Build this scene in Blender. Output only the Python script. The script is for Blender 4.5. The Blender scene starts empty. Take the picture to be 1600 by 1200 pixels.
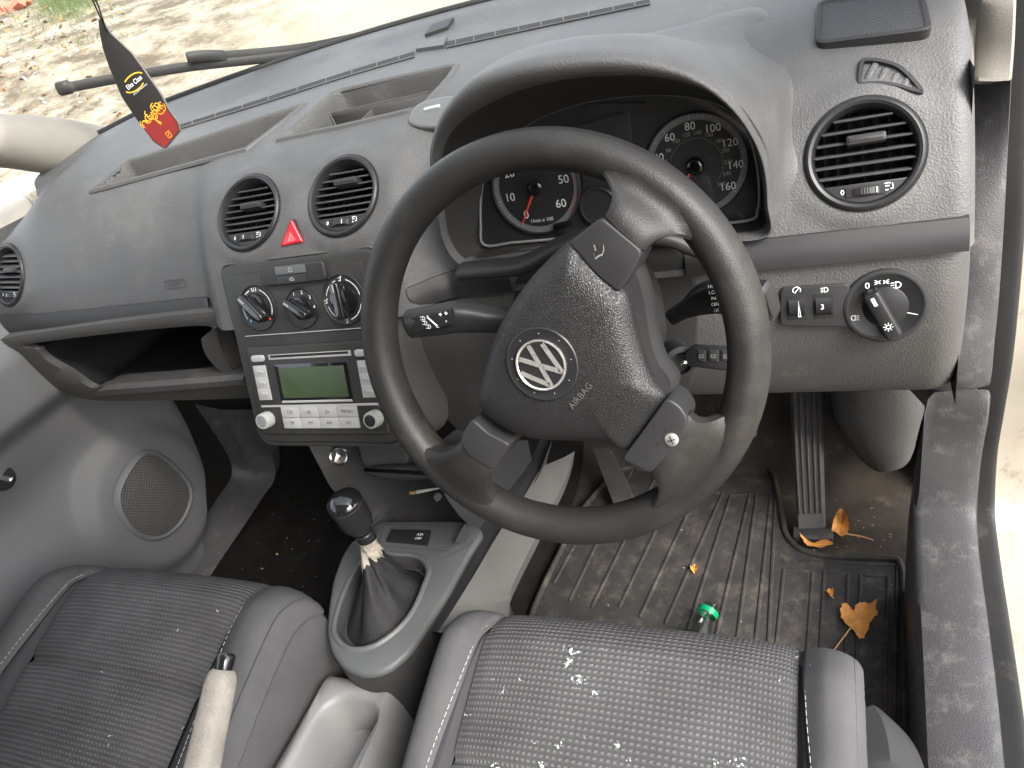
import bpy, bmesh, math, random
from mathutils import Vector as V
from mathutils.bvhtree import BVHTree
PI = math.pi
rnd = random.Random(11)
sc = bpy.context.scene
col = sc.collection

# ------------------------------------------------------------------ camera
F = 1150.0
CAM = V((.24, 0, 1.0))
yw, pt, rl = math.radians(28.8), math.radians(31.3), math.radians(-17.7)
FW = V((-math.sin(yw)*math.cos(pt), math.cos(yw)*math.cos(pt), -math.sin(pt)))
r0 = V((math.cos(yw), math.sin(yw), 0)); u0 = r0.cross(FW)
RT = r0*math.cos(rl) + u0*math.sin(rl)
UP = u0*math.cos(rl) - r0*math.sin(rl)

def ray(px, py): return RT*((px-800)/F) - UP*((py-600)/F) + FW
def at(px, py, X=None, Y=None, Z=None):
    d = ray(px, py)
    if X is not None: k = (X-CAM.x)/d.x
    elif Y is not None: k = (Y-CAM.y)/d.y
    else: k = (Z-CAM.z)/d.z
    return CAM + d*k
def ats(pts, **k): return [at(p[0], p[1], **k) for p in pts]
def project(p):
    d = p-CAM; z = d.dot(FW)
    return (800+F*d.dot(RT)/z, 600-F*d.dot(UP)/z)

cd = bpy.data.cameras.new('camera'); cam = bpy.data.objects.new('camera', cd); col.objects.link(cam)
cd.sensor_width = 36; cd.lens = 36*F/1600; cd.clip_start = .02; cd.clip_end = 500
from mathutils import Matrix
cam.matrix_world = Matrix(((RT.x, UP.x, -FW.x, CAM.x), (RT.y, UP.y, -FW.y, CAM.y), (RT.z, UP.z, -FW.z, CAM.z), (0, 0, 0, 1)))
sc.camera = cam

# ------------------------------------------------------------------ maths helpers
def sm(t):
    t = max(0., min(1., t)); return t*t*(3-2*t)
def lerp(a, b, t): return a+(b-a)*t
def cr(p, t):
    n = len(p)-1; t = max(0., min(n-1e-6, t)); i = int(t); f = t-i
    a, b, c, d = p[max(i-1, 0)], p[i], p[i+1], p[min(i+2, n)]
    def q(a, b, c, d): return .5*((2*b)+(c-a)*f+(2*a-5*b+4*c-d)*f*f+(3*b-a-3*c+d)*f**3)
    if isinstance(a, V): return q(a, b, c, d)
    return tuple(q(*z) for z in zip(a, b, c, d))
def crs(p, n): return [cr(p, (len(p)-1)*i/(n-1)) for i in range(n)]
def crc(p, n):
    m = len(p); q = [p[-1]]+list(p)+[p[0], p[1]]
    return [cr(q, 1+m*i/n) for i in range(n)]
def inpoly(x, y, P):
    c = False; j = len(P)-1
    for i in range(len(P)):
        xi, yi = P[i]; xj, yj = P[j]
        if (yi > y) != (yj > y) and x < (xj-xi)*(y-yi)/(yj-yi)+xi: c = not c
        j = i
    return c
def ccw(P):
    a = sum(P[i-1][0]*P[i][1]-P[i][0]*P[i-1][1] for i in range(len(P)))
    return list(P) if a > 0 else list(P)[::-1]
def offs(P, d):
    n = len(P); o = []
    for i in range(n):
        x0, y0 = P[i-1]; x1, y1 = P[i]; x2, y2 = P[(i+1) % n]
        a = V((y1-y0, x0-x1)); b = V((y2-y1, x1-x2))
        if a.length < 1e-9: a = b.copy()
        if b.length < 1e-9: b = a.copy()
        a.normalize(); b.normalize(); m = a+b
        if m.length < 1e-6: m = a.copy()
        m.normalize(); k = 1/max(.5, m.dot(a))
        o.append((x1+m.x*d*k, y1+m.y*d*k))
    return o
def rp(P, r, n=4):
    o = []; N = len(P)
    for i in range(N):
        p = V(P[i]); a = V(P[i-1])-p; b = V(P[(i+1) % N])-p
        rr = min(r if not isinstance(r, (list, tuple)) else r[i], a.length*.48, b.length*.48)
        p0 = p+a.normalized()*rr; p1 = p+b.normalized()*rr
        for k in range(n+1):
            t = k/n; o.append(tuple(p0*(1-t)**2+p*2*t*(1-t)+p1*t*t))
    return o
def rect(w, h, r=0, cx=0, cy=0):
    P = [(cx-w/2, cy-h/2), (cx+w/2, cy-h/2), (cx+w/2, cy+h/2), (cx-w/2, cy+h/2)]
    return rp(P, r) if r else P
def circ(r, n=32, cx=0, cy=0): return [(cx+r*math.cos(2*PI*i/n), cy+r*math.sin(2*PI*i/n)) for i in range(n)]

class Fr:
    def __init__(s, o, n, up=(0, 0, 1)):
        s.o = V(o); s.n = V(n).normalized(); s.u = V(up).cross(s.n).normalized(); s.v = s.n.cross(s.u)
    def p(s, a, b, h=0): return s.o+s.u*a+s.v*b+s.n*h
    def hit(s, px, py, h=0):
        d = ray(px, py); return CAM+d*((s.o+s.n*h-CAM).dot(s.n)/d.dot(s.n))
    def uv(s, px, py, h=0):
        q = s.hit(px, py, h)-s.o; return (q.dot(s.u), q.dot(s.v))
    def uvs(s, P, h=0): return [s.uv(x, y, h) for x, y in P]
    def off(s, a=0, b=0, h=0, rot=0):
        f = Fr(s.p(a, b, h), s.n, s.v*math.cos(rot)-s.u*math.sin(rot)); return f

_tx = {}
def textmesh(t):
    if t in _tx: return _tx[t]
    c = bpy.data.curves.new('lettering', 'FONT'); c.body = t; c.size = 1; c.resolution_u = 3
    c.align_x = 'CENTER'; c.align_y = 'CENTER'
    o = bpy.data.objects.new('lettering', c); col.objects.link(o)
    dg = bpy.context.evaluated_depsgraph_get(); dg.update()
    m = bpy.data.meshes.new_from_object(o.evaluated_get(dg))
    r = ([tuple(v.co) for v in m.vertices], [tuple(p.vertices) for p in m.polygons])
    bpy.data.objects.remove(o); bpy.data.meshes.remove(m); bpy.data.curves.remove(c)
    _tx[t] = r; return r

class MB:
    def __init__(s): s.v = []; s.f = []; s.m = []; s.t = {}; s.fl = set()
    def add(s, vs, fs, m=0):
        k = len(s.v); s.v += [V(x) for x in vs]
        for f in fs: s.f.append([i+k for i in f]); s.m.append(m)
        return k
    def grid(s, fn, nu, nv, m=0, cu=False, uvf=None):
        vs = []; fs = []
        for j in range(nv+1):
            for i in range(nu if cu else nu+1): vs.append(fn(i/nu, j/nv))
        W = nu if cu else nu+1
        for j in range(nv):
            for i in range(nu):
                a = j*W+i; b = j*W+(i+1) % W; fs.append((a, b, b+W, a+W))
        k = s.add(vs, fs, m)
        if uvf:
            q = 0
            for j in range(nv+1):
                for i in range(W): s.t[k+q] = uvf(i/nu, j/nv); q += 1
        return k
    def rings(s, R, m=0, closed=True, c0=False, c1=False):
        n = len(R[0]); vs = [p for r in R for p in r]; fs = []
        for j in range(len(R)-1):
            for i in range(n if closed else n-1):
                a = j*n+i; b = j*n+(i+1) % n; fs.append((a, b, b+n, a+n))
        b0 = len(s.f)+len(fs)
        if c0: fs.append(tuple(range(n))[::-1])
        if c1: fs.append(tuple(range((len(R)-1)*n, len(R)*n)))
        s.add(vs, fs, m)
        for i in range(b0, len(s.f)): s.fl.add(i)
    def plate(s, fr, P, h0, h1, b=.001, m=0, seg=3, mcap=None):
        P = ccw(P); R = [[fr.p(x, y, h0) for x, y in P]]
        for k in range(seg+1):
            a = k/seg*PI/2
            Q = offs(P, -b*(1-math.cos(a))) if k else P
            R.append([fr.p(x, y, h1-b+b*math.sin(a)) for x, y in Q])
        s.rings(R, m, c0=True)
        n = len(P); k = len(s.v)-n
        s.fl.add(len(s.f)); s.f.append(list(range(k, k+n))); s.m.append(m if mcap is None else mcap)
    def flat(s, fr, P, h=0, m=0): s.add([fr.p(x, y, h) for x, y in ccw(P)], [tuple(range(len(P)))], m)
    def ringflat(s, fr, r0, r1, h, m=0, a0=0, a1=2*PI, n=48, cx=0, cy=0):
        vs = []; fs = []
        for i in range(n+1):
            a = a0+(a1-a0)*i/n
            vs += [fr.p(cx+r0*math.cos(a), cy+r0*math.sin(a), h), fr.p(cx+r1*math.cos(a), cy+r1*math.sin(a), h)]
        for i in range(n): fs.append((2*i, 2*i+1, 2*i+3, 2*i+2))
        s.add(vs, fs, m)
    def lathe(s, fr, prof, n=32, m=0, c0=False, c1=False):
        s.rings([[fr.p(r*math.cos(2*PI*i/n), r*math.sin(2*PI*i/n), h) for i in range(n)] for r, h in prof], m, c0=c0, c1=c1)
    def tube(s, path, rad, n=8, m=0, caps=True, closed=False):
        path = [V(p) for p in path]; N = len(path); R = []; prev = None
        for i, p in enumerate(path):
            if closed: t = path[(i+1) % N]-path[i-1]
            else: t = path[min(i+1, N-1)]-path[max(i-1, 0)]
            t.normalize()
            if prev is None:
                a = t.cross(V((0, 0, 1)));
                if a.length < .1: a = t.cross(V((1, 0, 0)))
            else: a = prev-t*prev.dot(t)
            a.normalize(); prev = a; b = t.cross(a)
            r = rad[i] if isinstance(rad, (list, tuple)) else rad
            R.append([p+(a*math.cos(2*PI*k/n)+b*math.sin(2*PI*k/n))*r for k in range(n)])
        if closed: R.append(R[0])
        s.rings(R, m, c0=caps and not closed, c1=caps and not closed)
    def stube(s, path, wid, thk, side, n=20, m=0, pw=2.6, caps=True):
        N = len(path); R = []
        for i, p in enumerate(path):
            p = V(p); t = V(path[min(i+1, N-1)])-V(path[max(i-1, 0)]); t.normalize()
            a = V(side[i] if isinstance(side, list) else side); a = (a-t*a.dot(t)).normalized(); b = t.cross(a)
            w = wid[i] if isinstance(wid, (list, tuple)) else wid; h = thk[i] if isinstance(thk, (list, tuple)) else thk
            r = []
            for k in range(n):
                c, q = math.cos(2*PI*k/n), math.sin(2*PI*k/n)
                r.append(p+a*(math.copysign(abs(c)**(2/pw), c)*w)+b*(math.copysign(abs(q)**(2/pw), q)*h))
            R.append(r)
        if caps:
            def mid(r, q, k):
                c = sum(r, V((0, 0, 0)))/len(r); d = (sum(q, V((0, 0, 0)))/len(q)-c)
                d = d.normalized()*-1 if d.length else d
                return [c+(x-c)*k for x in r], c, d
            a, c, d = mid(R[0], R[1], .8); z = min((x-c).length for x in R[0])*.28
            e, c2, d2 = mid(R[-1], R[-2], .8); z2 = min((x-c2).length for x in R[-1])*.28
            R = [[x+d*z for x in a]]+R+[[x+d2*z2 for x in e]]
        s.rings(R, m, c0=caps, c1=caps)
    def box(s, fr, w, d, h0, h1, b=.0008, m=0, cx=0, cy=0, r=0): s.plate(fr, rect(w, d, r, cx, cy), h0, h1, b, m, 2)
    def text(s, fr, t, size, a=0, b=0, h=.0004, m=0, sx=1):
        vs, fs = textmesh(t); s.add([fr.p(a+x*size*sx, b+y*size, h) for x, y, z in vs], fs, m)
    def line(s, fr, P, w, h=.0004, m=0, closed=False):
        n = len(P); vs = []
        for i in range(n):
            a = V(P[i-1] if (i or closed) else P[i]); c = V(P[(i+1) % n] if (i < n-1 or closed) else P[i]); p = V(P[i])
            d = (p-a); e = (c-p)
            if d.length < 1e-9: d = e
            if e.length < 1e-9: e = d
            d = d.normalized(); e = e.normalized(); t = d+e
            if t.length < 1e-6: t = d
            t.normalize(); k = 1/max(.45, t.dot(d)); nn = V((-t.y, t.x))*(w/2*k)
            vs += [fr.p(p.x+nn.x, p.y+nn.y, h), fr.p(p.x-nn.x, p.y-nn.y, h)]
        fs = [(2*i, 2*i+1, (2*i+3) % (2*n), (2*i+2) % (2*n)) for i in range(n if closed else n-1)]
        s.add(vs, fs, m)
    def bvh(s): return BVHTree.FromPolygons(s.v, s.f)

def hit(b, px, py):
    d = ray(px, py).normalized(); r = b.ray_cast(CAM, d)
    return (r[0], r[1] if r[1].dot(d) < 0 else -r[1]) if r[0] else (None, None)

# ------------------------------------------------------------------ materials
def mat(name, c, rough=.5, metal=0., bump=0., scale=600, dist=.001, kind='voro', var=.0, vs=9., spec=.5, dust=None, dsc=14., dth=.58, damt=.6, coat=0., aniso=None, emit=None, sheen=0.):
    m = bpy.data.materials.new(name); m.use_nodes = True; nt = m.node_tree; N = nt.nodes; L = nt.links
    B = N['Principled BSDF']; c = tuple(c)+(1,) if len(c) == 3 else c
    B.inputs['Base Color'].default_value = c; B.inputs['Roughness'].default_value = rough; B.inputs['Metallic'].default_value = metal
    B.inputs['Specular IOR Level'].default_value = spec; B.inputs['Coat Weight'].default_value = coat
    if sheen: B.inputs['Sheen Weight'].default_value = sheen
    if emit: B.inputs['Emission Color'].default_value = emit+(1,); B.inputs['Emission Strength'].default_value = 1
    tc = N.new('ShaderNodeTexCoord'); O = tc.outputs['Object']
    src = None
    if var or dust:
        n1 = N.new('ShaderNodeTexNoise'); n1.inputs['Scale'].default_value = vs; n1.inputs['Detail'].default_value = 8; n1.inputs['Roughness'].default_value = .65
        L.new(O, n1.inputs['Vector'])
        mr = N.new('ShaderNodeMapRange'); mr.inputs[1].default_value = .3; mr.inputs[2].default_value = .7; mr.inputs[3].default_value = 1-var; mr.inputs[4].default_value = 1+var
        L.new(n1.outputs['Fac'], mr.inputs[0])
        mx = N.new('ShaderNodeMix'); mx.data_type = 'RGBA'; mx.blend_type = 'MULTIPLY'; mx.inputs[0].default_value = 1
        mx.inputs[6].default_value = c; L.new(mr.outputs[0], mx.inputs[7]); src = mx.outputs[2]
        rr = N.new('ShaderNodeMapRange'); rr.inputs[1].default_value = .3; rr.inputs[2].default_value = .7; rr.inputs[3].default_value = max(.05, rough-.07); rr.inputs[4].default_value = min(1, rough+.07)
        L.new(n1.outputs['Fac'], rr.inputs[0]); L.new(rr.outputs[0], B.inputs['Roughness'])
    if dust:
        n2 = N.new('ShaderNodeTexNoise'); n2.inputs['Scale'].default_value = dsc; n2.inputs['Detail'].default_value = 10; n2.inputs['Roughness'].default_value = .75
        L.new(O, n2.inputs['Vector'])
        m2 = N.new('ShaderNodeMapRange'); m2.inputs[1].default_value = dth; m2.inputs[2].default_value = dth+.16; m2.inputs[4].default_value = damt
        L.new(n2.outputs['Fac'], m2.inputs[0])
        mx2 = N.new('ShaderNodeMix'); mx2.data_type = 'RGBA'; L.new(m2.outputs[0], mx2.inputs[0]); L.new(src, mx2.inputs[6]); mx2.inputs[7].default_value = tuple(dust)+(1,)
        src = mx2.outputs[2]
    if src: L.new(src, B.inputs['Base Color'])
    if bump:
        if kind == 'voro':
            t = N.new('ShaderNodeTexVoronoi'); t.feature = 'SMOOTH_F1'; t.inputs['Scale'].default_value = scale; t.inputs['Randomness'].default_value = 1; out = t.outputs['Distance']
        elif kind == 'crack':
            t = N.new('ShaderNodeTexVoronoi'); t.feature = 'DISTANCE_TO_EDGE'; t.inputs['Scale'].default_value = scale; out = t.outputs['Distance']
        elif kind == 'wave':
            t = N.new('ShaderNodeTexWave'); t.bands_direction = 'DIAGONAL'; t.inputs['Scale'].default_value = scale; out = t.outputs['Fac']
        else:
            t = N.new('ShaderNodeTexNoise'); t.inputs['Scale'].default_value = scale; t.inputs['Detail'].default_value = 4; out = t.outputs['Fac']
        L.new(O, t.inputs['Vector'])
        b = N.new('ShaderNodeBump'); b.inputs['Strength'].default_value = bump; b.inputs['Distance'].default_value = dist
        L.new(out, b.inputs['Height']); L.new(b.outputs[0], B.inputs['Normal'])
    return m

M = {}
M['dash'] = mat('grained dash plastic', (.06, .06, .061), .55, bump=.5, scale=620, var=.12, vs=7, dust=(.16, .155, .145), dsc=5, dth=.5, damt=.25, spec=0.4)
M['dashlow'] = mat('grained lower plastic', (.055, .053, .052), .55, bump=.5, scale=620, var=.12, vs=7, dust=(.16, .15, .135), dsc=11, dth=.56, damt=.3, spec=0.4)
M['band'] = mat('woven trim plastic', (.022, .022, .023), .42, bump=.35, kind='wave', scale=300, dist=.0004, var=.1, spec=0.35)
M['smooth'] = mat('smooth dark plastic', (.021, .021, .022), .5, bump=.15, kind='noise', scale=900, dist=.0004, var=.12, vs=14, spec=0.3)
M['panel'] = mat('matte panel plastic', (.026, .026, .025), .48, bump=.12, kind='noise', scale=1200, dist=.0003, var=.1, dust=(.2, .2, .19), dsc=40, dth=.68, damt=.5, spec=0.3)
M['black'] = mat('black plastic', (.014, .014, .015), .38, var=.15, spec=0.35)
M['slat'] = mat('vent slat plastic', (.045, .045, .047), .4, var=.15, dust=(.14, .14, .14), dsc=30, dth=.55, damt=.4)
M['gloss'] = mat('glossy black', (.008, .008, .009), .12, var=.1, coat=.5)
M['void'] = mat('deep black', (.004, .004, .004), .8)
M['wheel'] = mat('worn wheel polyurethane', (.015, .0145, .014), .5, bump=.3, scale=800, dist=.0006, var=.12, vs=12, dust=(.06, .053, .045), dsc=7, dth=.5, damt=.4, spec=0.32)
M['pad'] = mat('airbag leather grain', (.013, .013, .0135), .4, bump=.8, kind='crack', scale=520, dist=.0009, var=.12, dust=(.05, .05, .05), dsc=22, dth=.66, damt=.4, spec=0.4)
M['silver'] = mat('silver plastic', (.3, .3, .295), .35, var=.06, vs=60)
M['chrome'] = mat('bright metal', (.75, .74, .72), .2, metal=1, var=.06)
M['alu'] = mat('scratched badge metal', (.62, .6, .57), .3, metal=.75, var=.15, vs=120)
M['white'] = mat('white print', (.8, .8, .8), .5)
M['grey'] = mat('grey print', (.32, .33, .34), .5)
M['emboss'] = mat('embossed grey', (.075, .075, .075), .5)
M['dimgrey'] = mat('dial ring grey', (.16, .165, .17), .45)
M['needle'] = mat('red needle', (.75, .06, .02), .4)
M['red'] = mat('red hazard plastic', (.72, .02, .035), .3, coat=.3)
M['redmark'] = mat('red mark', (.6, .05, .04), .5)
M['blue'] = mat('blue mark', (.12, .35, .7), .5)
M['lcd'] = mat('green lcd', (.03, .05, .02), .22, spec=.5, var=.1, vs=30)
M['cluster'] = mat('dial face black', (.02, .02, .021), .5)
M['clusterhi'] = mat('dial surround black', (.034, .034, .035), .35)
M['liner'] = mat('hood liner plastic', (.026, .026, .026), .55, bump=.15, kind='noise', scale=900, dist=.0004, spec=0.2)
M['paintdirt_dimmed'] = mat('dirty cream paint darkened against glare', (.21, .19, .152), .4, var=.1, vs=6, dust=(.07, .05, .03), dsc=34, dth=.56, damt=.8, coat=.2)  # real dirt over a base colour darkened to offset overexposure
M['carpet'] = mat('black carpet', (.014, .0135, .013), .95, bump=.8, kind='noise', scale=700, dist=.004, var=.3, vs=30, dust=(.12, .09, .06), dsc=30, dth=.66, damt=.5, spec=0.1)
M['carpetdirt'] = mat('dirty grey carpet', (.045, .038, .032), .95, bump=.8, kind='noise', scale=700, dist=.004, var=.3, vs=20, dust=(.17, .13, .09), dsc=13, dth=.54, damt=.55, spec=0.1)
M['rubber'] = mat('dirty rubber mat', (.03, .0285, .0275), .7, bump=.3, kind='noise', scale=300, dist=.001, var=.3, vs=30, dust=(.13, .108, .088), dsc=24, dth=.5, damt=.45, spec=0.25)
M['seal'] = mat('black rubber seal', (.02, .02, .02), .55, var=.2, dust=(.1, .09, .08), dsc=20, spec=0.25)
M['pedal'] = mat('worn pedal rubber', (.038, .035, .033), .6, bump=.2, kind='noise', scale=400, var=.2, vs=25, dust=(.13, .105, .08), dsc=18, dth=.54)
M['console'] = mat('console grey plastic', (.075, .078, .08), .5, bump=.2, kind='noise', scale=1100, dist=.0004, var=.08, dust=(.2, .19, .17), dsc=25, dth=.62, damt=.4, spec=0.4)
M['consoled'] = mat('console dark plastic', (.035, .035, .036), .5, bump=.4, scale=600, var=.12, dust=(.14, .13, .12), dsc=25, dth=.6, damt=.4, spec=0.35)
M['consolel'] = mat('light grey console plastic', (.165, .165, .165), .5, bump=.3, scale=900, dist=.0005, var=.07)
M['lightcarpet'] = mat('light grey felt panel', (.078, .075, .071), .9, bump=.5, kind='noise', scale=900, dist=.001, var=.1, vs=30, dust=(.11, .095, .075), dsc=12, dth=.62, damt=.4)
M['door'] = mat('door card plastic', (.105, .106, .11), .6, bump=.3, scale=700, dist=.0007, var=.07, vs=5, dust=(.2, .2, .2), dsc=9, dth=.66, damt=.3, spec=0.35)
M['sill'] = mat('scuffed sill plastic', (.05, .049, .051), .48, bump=.5, scale=700, dist=.0007, var=.15, vs=8, dust=(.17, .16, .148), dsc=38, dth=.52, damt=.4, spec=0.4)
M['pillar'] = mat('light pillar trim', (.19, .177, .155), .85, bump=.4, kind='noise', scale=700, dist=.0008, var=.08)
M['paint'] = mat('dirty white paint', (.62, .57, .48), .35, var=.1, vs=10, dust=(.2, .165, .12), dsc=16, dth=.56, damt=.75, coat=.2)
M['fabric'] = mat('grey seat fabric', (.064, .064, .066), .95, bump=1., kind='noise', scale=1000, dist=.0008, var=.15, vs=12, spec=.2, dust=(.1, .1, .1), dsc=16, dth=.55, damt=.35)
M['fabdark'] = mat('dark seat fabric', (.035, .035, .038), .95, bump=.5, kind='noise', scale=1500, dist=.0008, var=.12, vs=12, spec=.2)
M['thread'] = mat('pale thread', (.36, .355, .345), .8)
M['gaiter'] = mat('cracked black leatherette', (.013, .013, .014), .62, bump=.6, kind='crack', scale=260, dist=.001, var=.2, vs=25, dust=(.07, .065, .06), dsc=30, dth=.62, spec=0.2)
M['cream'] = mat('exposed cream backing', (.25, .22, .18), .85, bump=.6, kind='noise', scale=300, var=.25, vs=60, dust=(.02, .02, .02), dsc=70, dth=.5, damt=.9)
M['grip'] = mat('worn beige grip', (.19, .177, .158), .85, bump=.6, scale=420, dist=.0012, var=.22, vs=30, dust=(.11, .09, .08), dsc=26, dth=.54, damt=.5)
M['leaf'] = mat('dry orange leaf', (.55, .24, .05), .7, var=.35, vs=60, dust=(.25, .1, .03), dsc=70, dth=.55)
M['stalk'] = mat('dry leaf stalk', (.45, .25, .1), .7, var=.2)
M['bottle'] = mat('clear bottle plastic', (.35, .36, .35), .12, coat=.5)
M['green'] = mat('green bottle cap', (.0, .2, .08), .35)
M['rust'] = mat('rusty bolt', (.18, .07, .03), .6, var=.3, vs=80)
M['paper'] = mat('cigarette paper', (.78, .76, .72), .8, var=.08, vs=90)
M['tip'] = mat('burnt filter', (.45, .28, .13), .8)
M['cardblack'] = mat('card black', (.02, .019, .018), .6, var=.08, spec=.2)
M['cardred'] = mat('card red', (.2, .016, .015), .55, var=.1)
M['gold'] = mat('card yellow print', (.8, .42, .03), .5)
M['cardedge'] = mat('card edge', (.12, .11, .1), .8)
M['crumb'] = mat('white crumbs', (.42, .42, .41), .9, var=.3, vs=200)
M['litter'] = mat('brown litter', (.22, .13, .06), .85, var=.4, vs=90)
M['phonepad'] = mat('sticky pad rubber', (.08, .082, .08), .35, bump=.1, kind='noise', scale=500, var=.15)
M['screw'] = mat('screw head', (.55, .53, .5), .35, metal=.8, var=.1)

def glassmat(name, tint, gl, dirt=False, fac=None):
    m = bpy.data.materials.new(name); m.use_nodes = True; nt = m.node_tree; N = nt.nodes; L = nt.links; N.clear()
    o = N.new('ShaderNodeOutputMaterial'); t = N.new('ShaderNodeBsdfTransparent'); t.inputs[0].default_value = tint+(1,)
    g = N.new('ShaderNodeBsdfGlossy'); g.inputs['Roughness'].default_value = gl; fr = N.new('ShaderNodeFresnel'); fr.inputs[0].default_value = 1.45
    ge = N.new('ShaderNodeNewGeometry'); mi = N.new('ShaderNodeMapRange'); mi.inputs[3].default_value = 1.45; mi.inputs[4].default_value = 1/1.45; L.new(ge.outputs['Backfacing'], mi.inputs[0]); L.new(mi.outputs[0], fr.inputs[0])
    mx = N.new('ShaderNodeMixShader'); L.new(fr.outputs[0], mx.inputs[0]); L.new(t.outputs[0], mx.inputs[1]); L.new(g.outputs[0], mx.inputs[2]); out = mx.outputs[0]
    if dirt:
        tc = N.new('ShaderNodeTexCoord'); d = N.new('ShaderNodeBsdfDiffuse'); d.inputs[0].default_value = (.12, .1, .075, 1)
        n = N.new('ShaderNodeTexVoronoi'); n.inputs['Scale'].default_value = 55; L.new(tc.outputs['Object'], n.inputs['Vector'])
        n2 = N.new('ShaderNodeTexNoise'); n2.inputs['Scale'].default_value = 9; n2.inputs['Detail'].default_value = 4; L.new(tc.outputs['Object'], n2.inputs['Vector'])
        r2 = N.new('ShaderNodeMapRange'); r2.inputs[1].default_value = .5; r2.inputs[2].default_value = .8; r2.inputs[3].default_value = .015; r2.inputs[4].default_value = .2; L.new(n2.outputs['Fac'], r2.inputs[0])
        lt = N.new('ShaderNodeMath'); lt.operation = 'LESS_THAN'; L.new(n.outputs['Distance'], lt.inputs[0]); L.new(r2.outputs[0], lt.inputs[1])
        sc_ = N.new('ShaderNodeMath'); sc_.operation = 'MULTIPLY'; sc_.inputs[1].default_value = .7; L.new(lt.outputs[0], sc_.inputs[0]); n3 = N.new('ShaderNodeTexNoise'); n3.inputs['Scale'].default_value = 3; n3.inputs['Detail'].default_value = 6; L.new(tc.outputs['Object'], n3.inputs['Vector']); r3 = N.new('ShaderNodeMapRange'); r3.inputs[1].default_value = .35; r3.inputs[2].default_value = .75; r3.inputs[3].default_value = .02; r3.inputs[4].default_value = .12; L.new(n3.outputs['Fac'], r3.inputs[0]); mxx = N.new('ShaderNodeMath'); mxx.operation = 'MAXIMUM'; L.new(sc_.outputs[0], mxx.inputs[0]); L.new(r3.outputs[0], mxx.inputs[1]); sc_ = mxx
        m2 = N.new('ShaderNodeMixShader'); L.new(sc_.outputs[0], m2.inputs[0]); L.new(out, m2.inputs[1]); L.new(d.outputs[0], m2.inputs[2]); out = m2.outputs[0]
    L.new(out, o.inputs[0]); return m
M['glass'] = glassmat('dusty windscreen glass', (.94, .96, .94), .02, True)
M['lens'] = glassmat('clear instrument lens', (.9, .9, .9), .03)

def seatpanel(name):
    m = bpy.data.materials.new(name); m.use_nodes = True; nt = m.node_tree; N = nt.nodes; L = nt.links; B = N['Principled BSDF']
    B.inputs['Roughness'].default_value = .85; B.inputs['Specular IOR Level'].default_value = .2
    uv = N.new('ShaderNodeUVMap'); sp = N.new('ShaderNodeSeparateXYZ'); L.new(uv.outputs[0], sp.inputs[0])
    def mth(op, a, b=None, v=None):
        n = N.new('ShaderNodeMath'); n.operation = op; L.new(a, n.inputs[0])
        if b is not None: L.new(b, n.inputs[1])
        if v is not None: n.inputs[1].default_value = v
        return n.outputs[0]
    def cell(o, p):
        a = mth('MULTIPLY', o, v=1/p); a = mth('FRACT', a); a = mth('SUBTRACT', a, v=.5); return mth('MULTIPLY', a, v=2.)
    x = cell(sp.outputs[0], .0054); y = cell(sp.outputs[1], .0062)
    x2 = mth('POWER', mth('ABSOLUTE', x), v=2.); y2 = mth('POWER', mth('ABSOLUTE', y), v=2.)
    r = mth('SQRT', mth('ADD', mth('MULTIPLY', x2, v=.8), mth('MULTIPLY', y2, v=1.6)))
    dot = N.new('ShaderNodeMapRange'); dot.inputs[1].default_value = .25; dot.inputs[2].default_value = .72; dot.inputs[3].default_value = 1; dot.inputs[4].default_value = 0; L.new(r, dot.inputs[0])
    row = N.new('ShaderNodeMapRange'); row.inputs[1].default_value = .55; row.inputs[2].default_value = .95; row.inputs[3].default_value = 0; row.inputs[4].default_value = .6; L.new(mth('ABSOLUTE', y), row.inputs[0])
    tc = N.new('ShaderNodeTexCoord'); no = N.new('ShaderNodeTexNoise'); no.inputs['Scale'].default_value = 14; no.inputs['Detail'].default_value = 8; L.new(tc.outputs['Object'], no.inputs['Vector'])
    mx = N.new('ShaderNodeMix'); mx.data_type = 'RGBA'; L.new(dot.outputs[0], mx.inputs[0]); mx.inputs[6].default_value = (.058, .0575, .059, 1); mx.inputs[7].default_value = (.1, .099, .101, 1)
    mx2 = N.new('ShaderNodeMix'); mx2.data_type = 'RGBA'; L.new(row.outputs[0], mx2.inputs[0]); L.new(mx.outputs[2], mx2.inputs[6]); mx2.inputs[7].default_value = (.044, .0435, .045, 1)
    mr = N.new('ShaderNodeMapRange'); mr.inputs[1].default_value = .3; mr.inputs[2].default_value = .7; mr.inputs[3].default_value = .82; mr.inputs[4].default_value = 1.18; L.new(no.outputs['Fac'], mr.inputs[0])
    mx3 = N.new('ShaderNodeMix'); mx3.data_type = 'RGBA'; mx3.blend_type = 'MULTIPLY'; mx3.inputs[0].default_value = 1; L.new(mx2.outputs[2], mx3.inputs[6]); L.new(mr.outputs[0], mx3.inputs[7])
    L.new(mx3.outputs[2], B.inputs['Base Color'])
    h = mth('SUBTRACT', dot.outputs[0], row.outputs[0])
    b = N.new('ShaderNodeBump'); b.inputs['Strength'].default_value = .6; b.inputs['Distance'].default_value = .0016; L.new(h, b.inputs['Height']); L.new(b.outputs[0], B.inputs['Normal'])
    return m
M['seatpanel'] = seatpanel('dotted seat weave')

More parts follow.
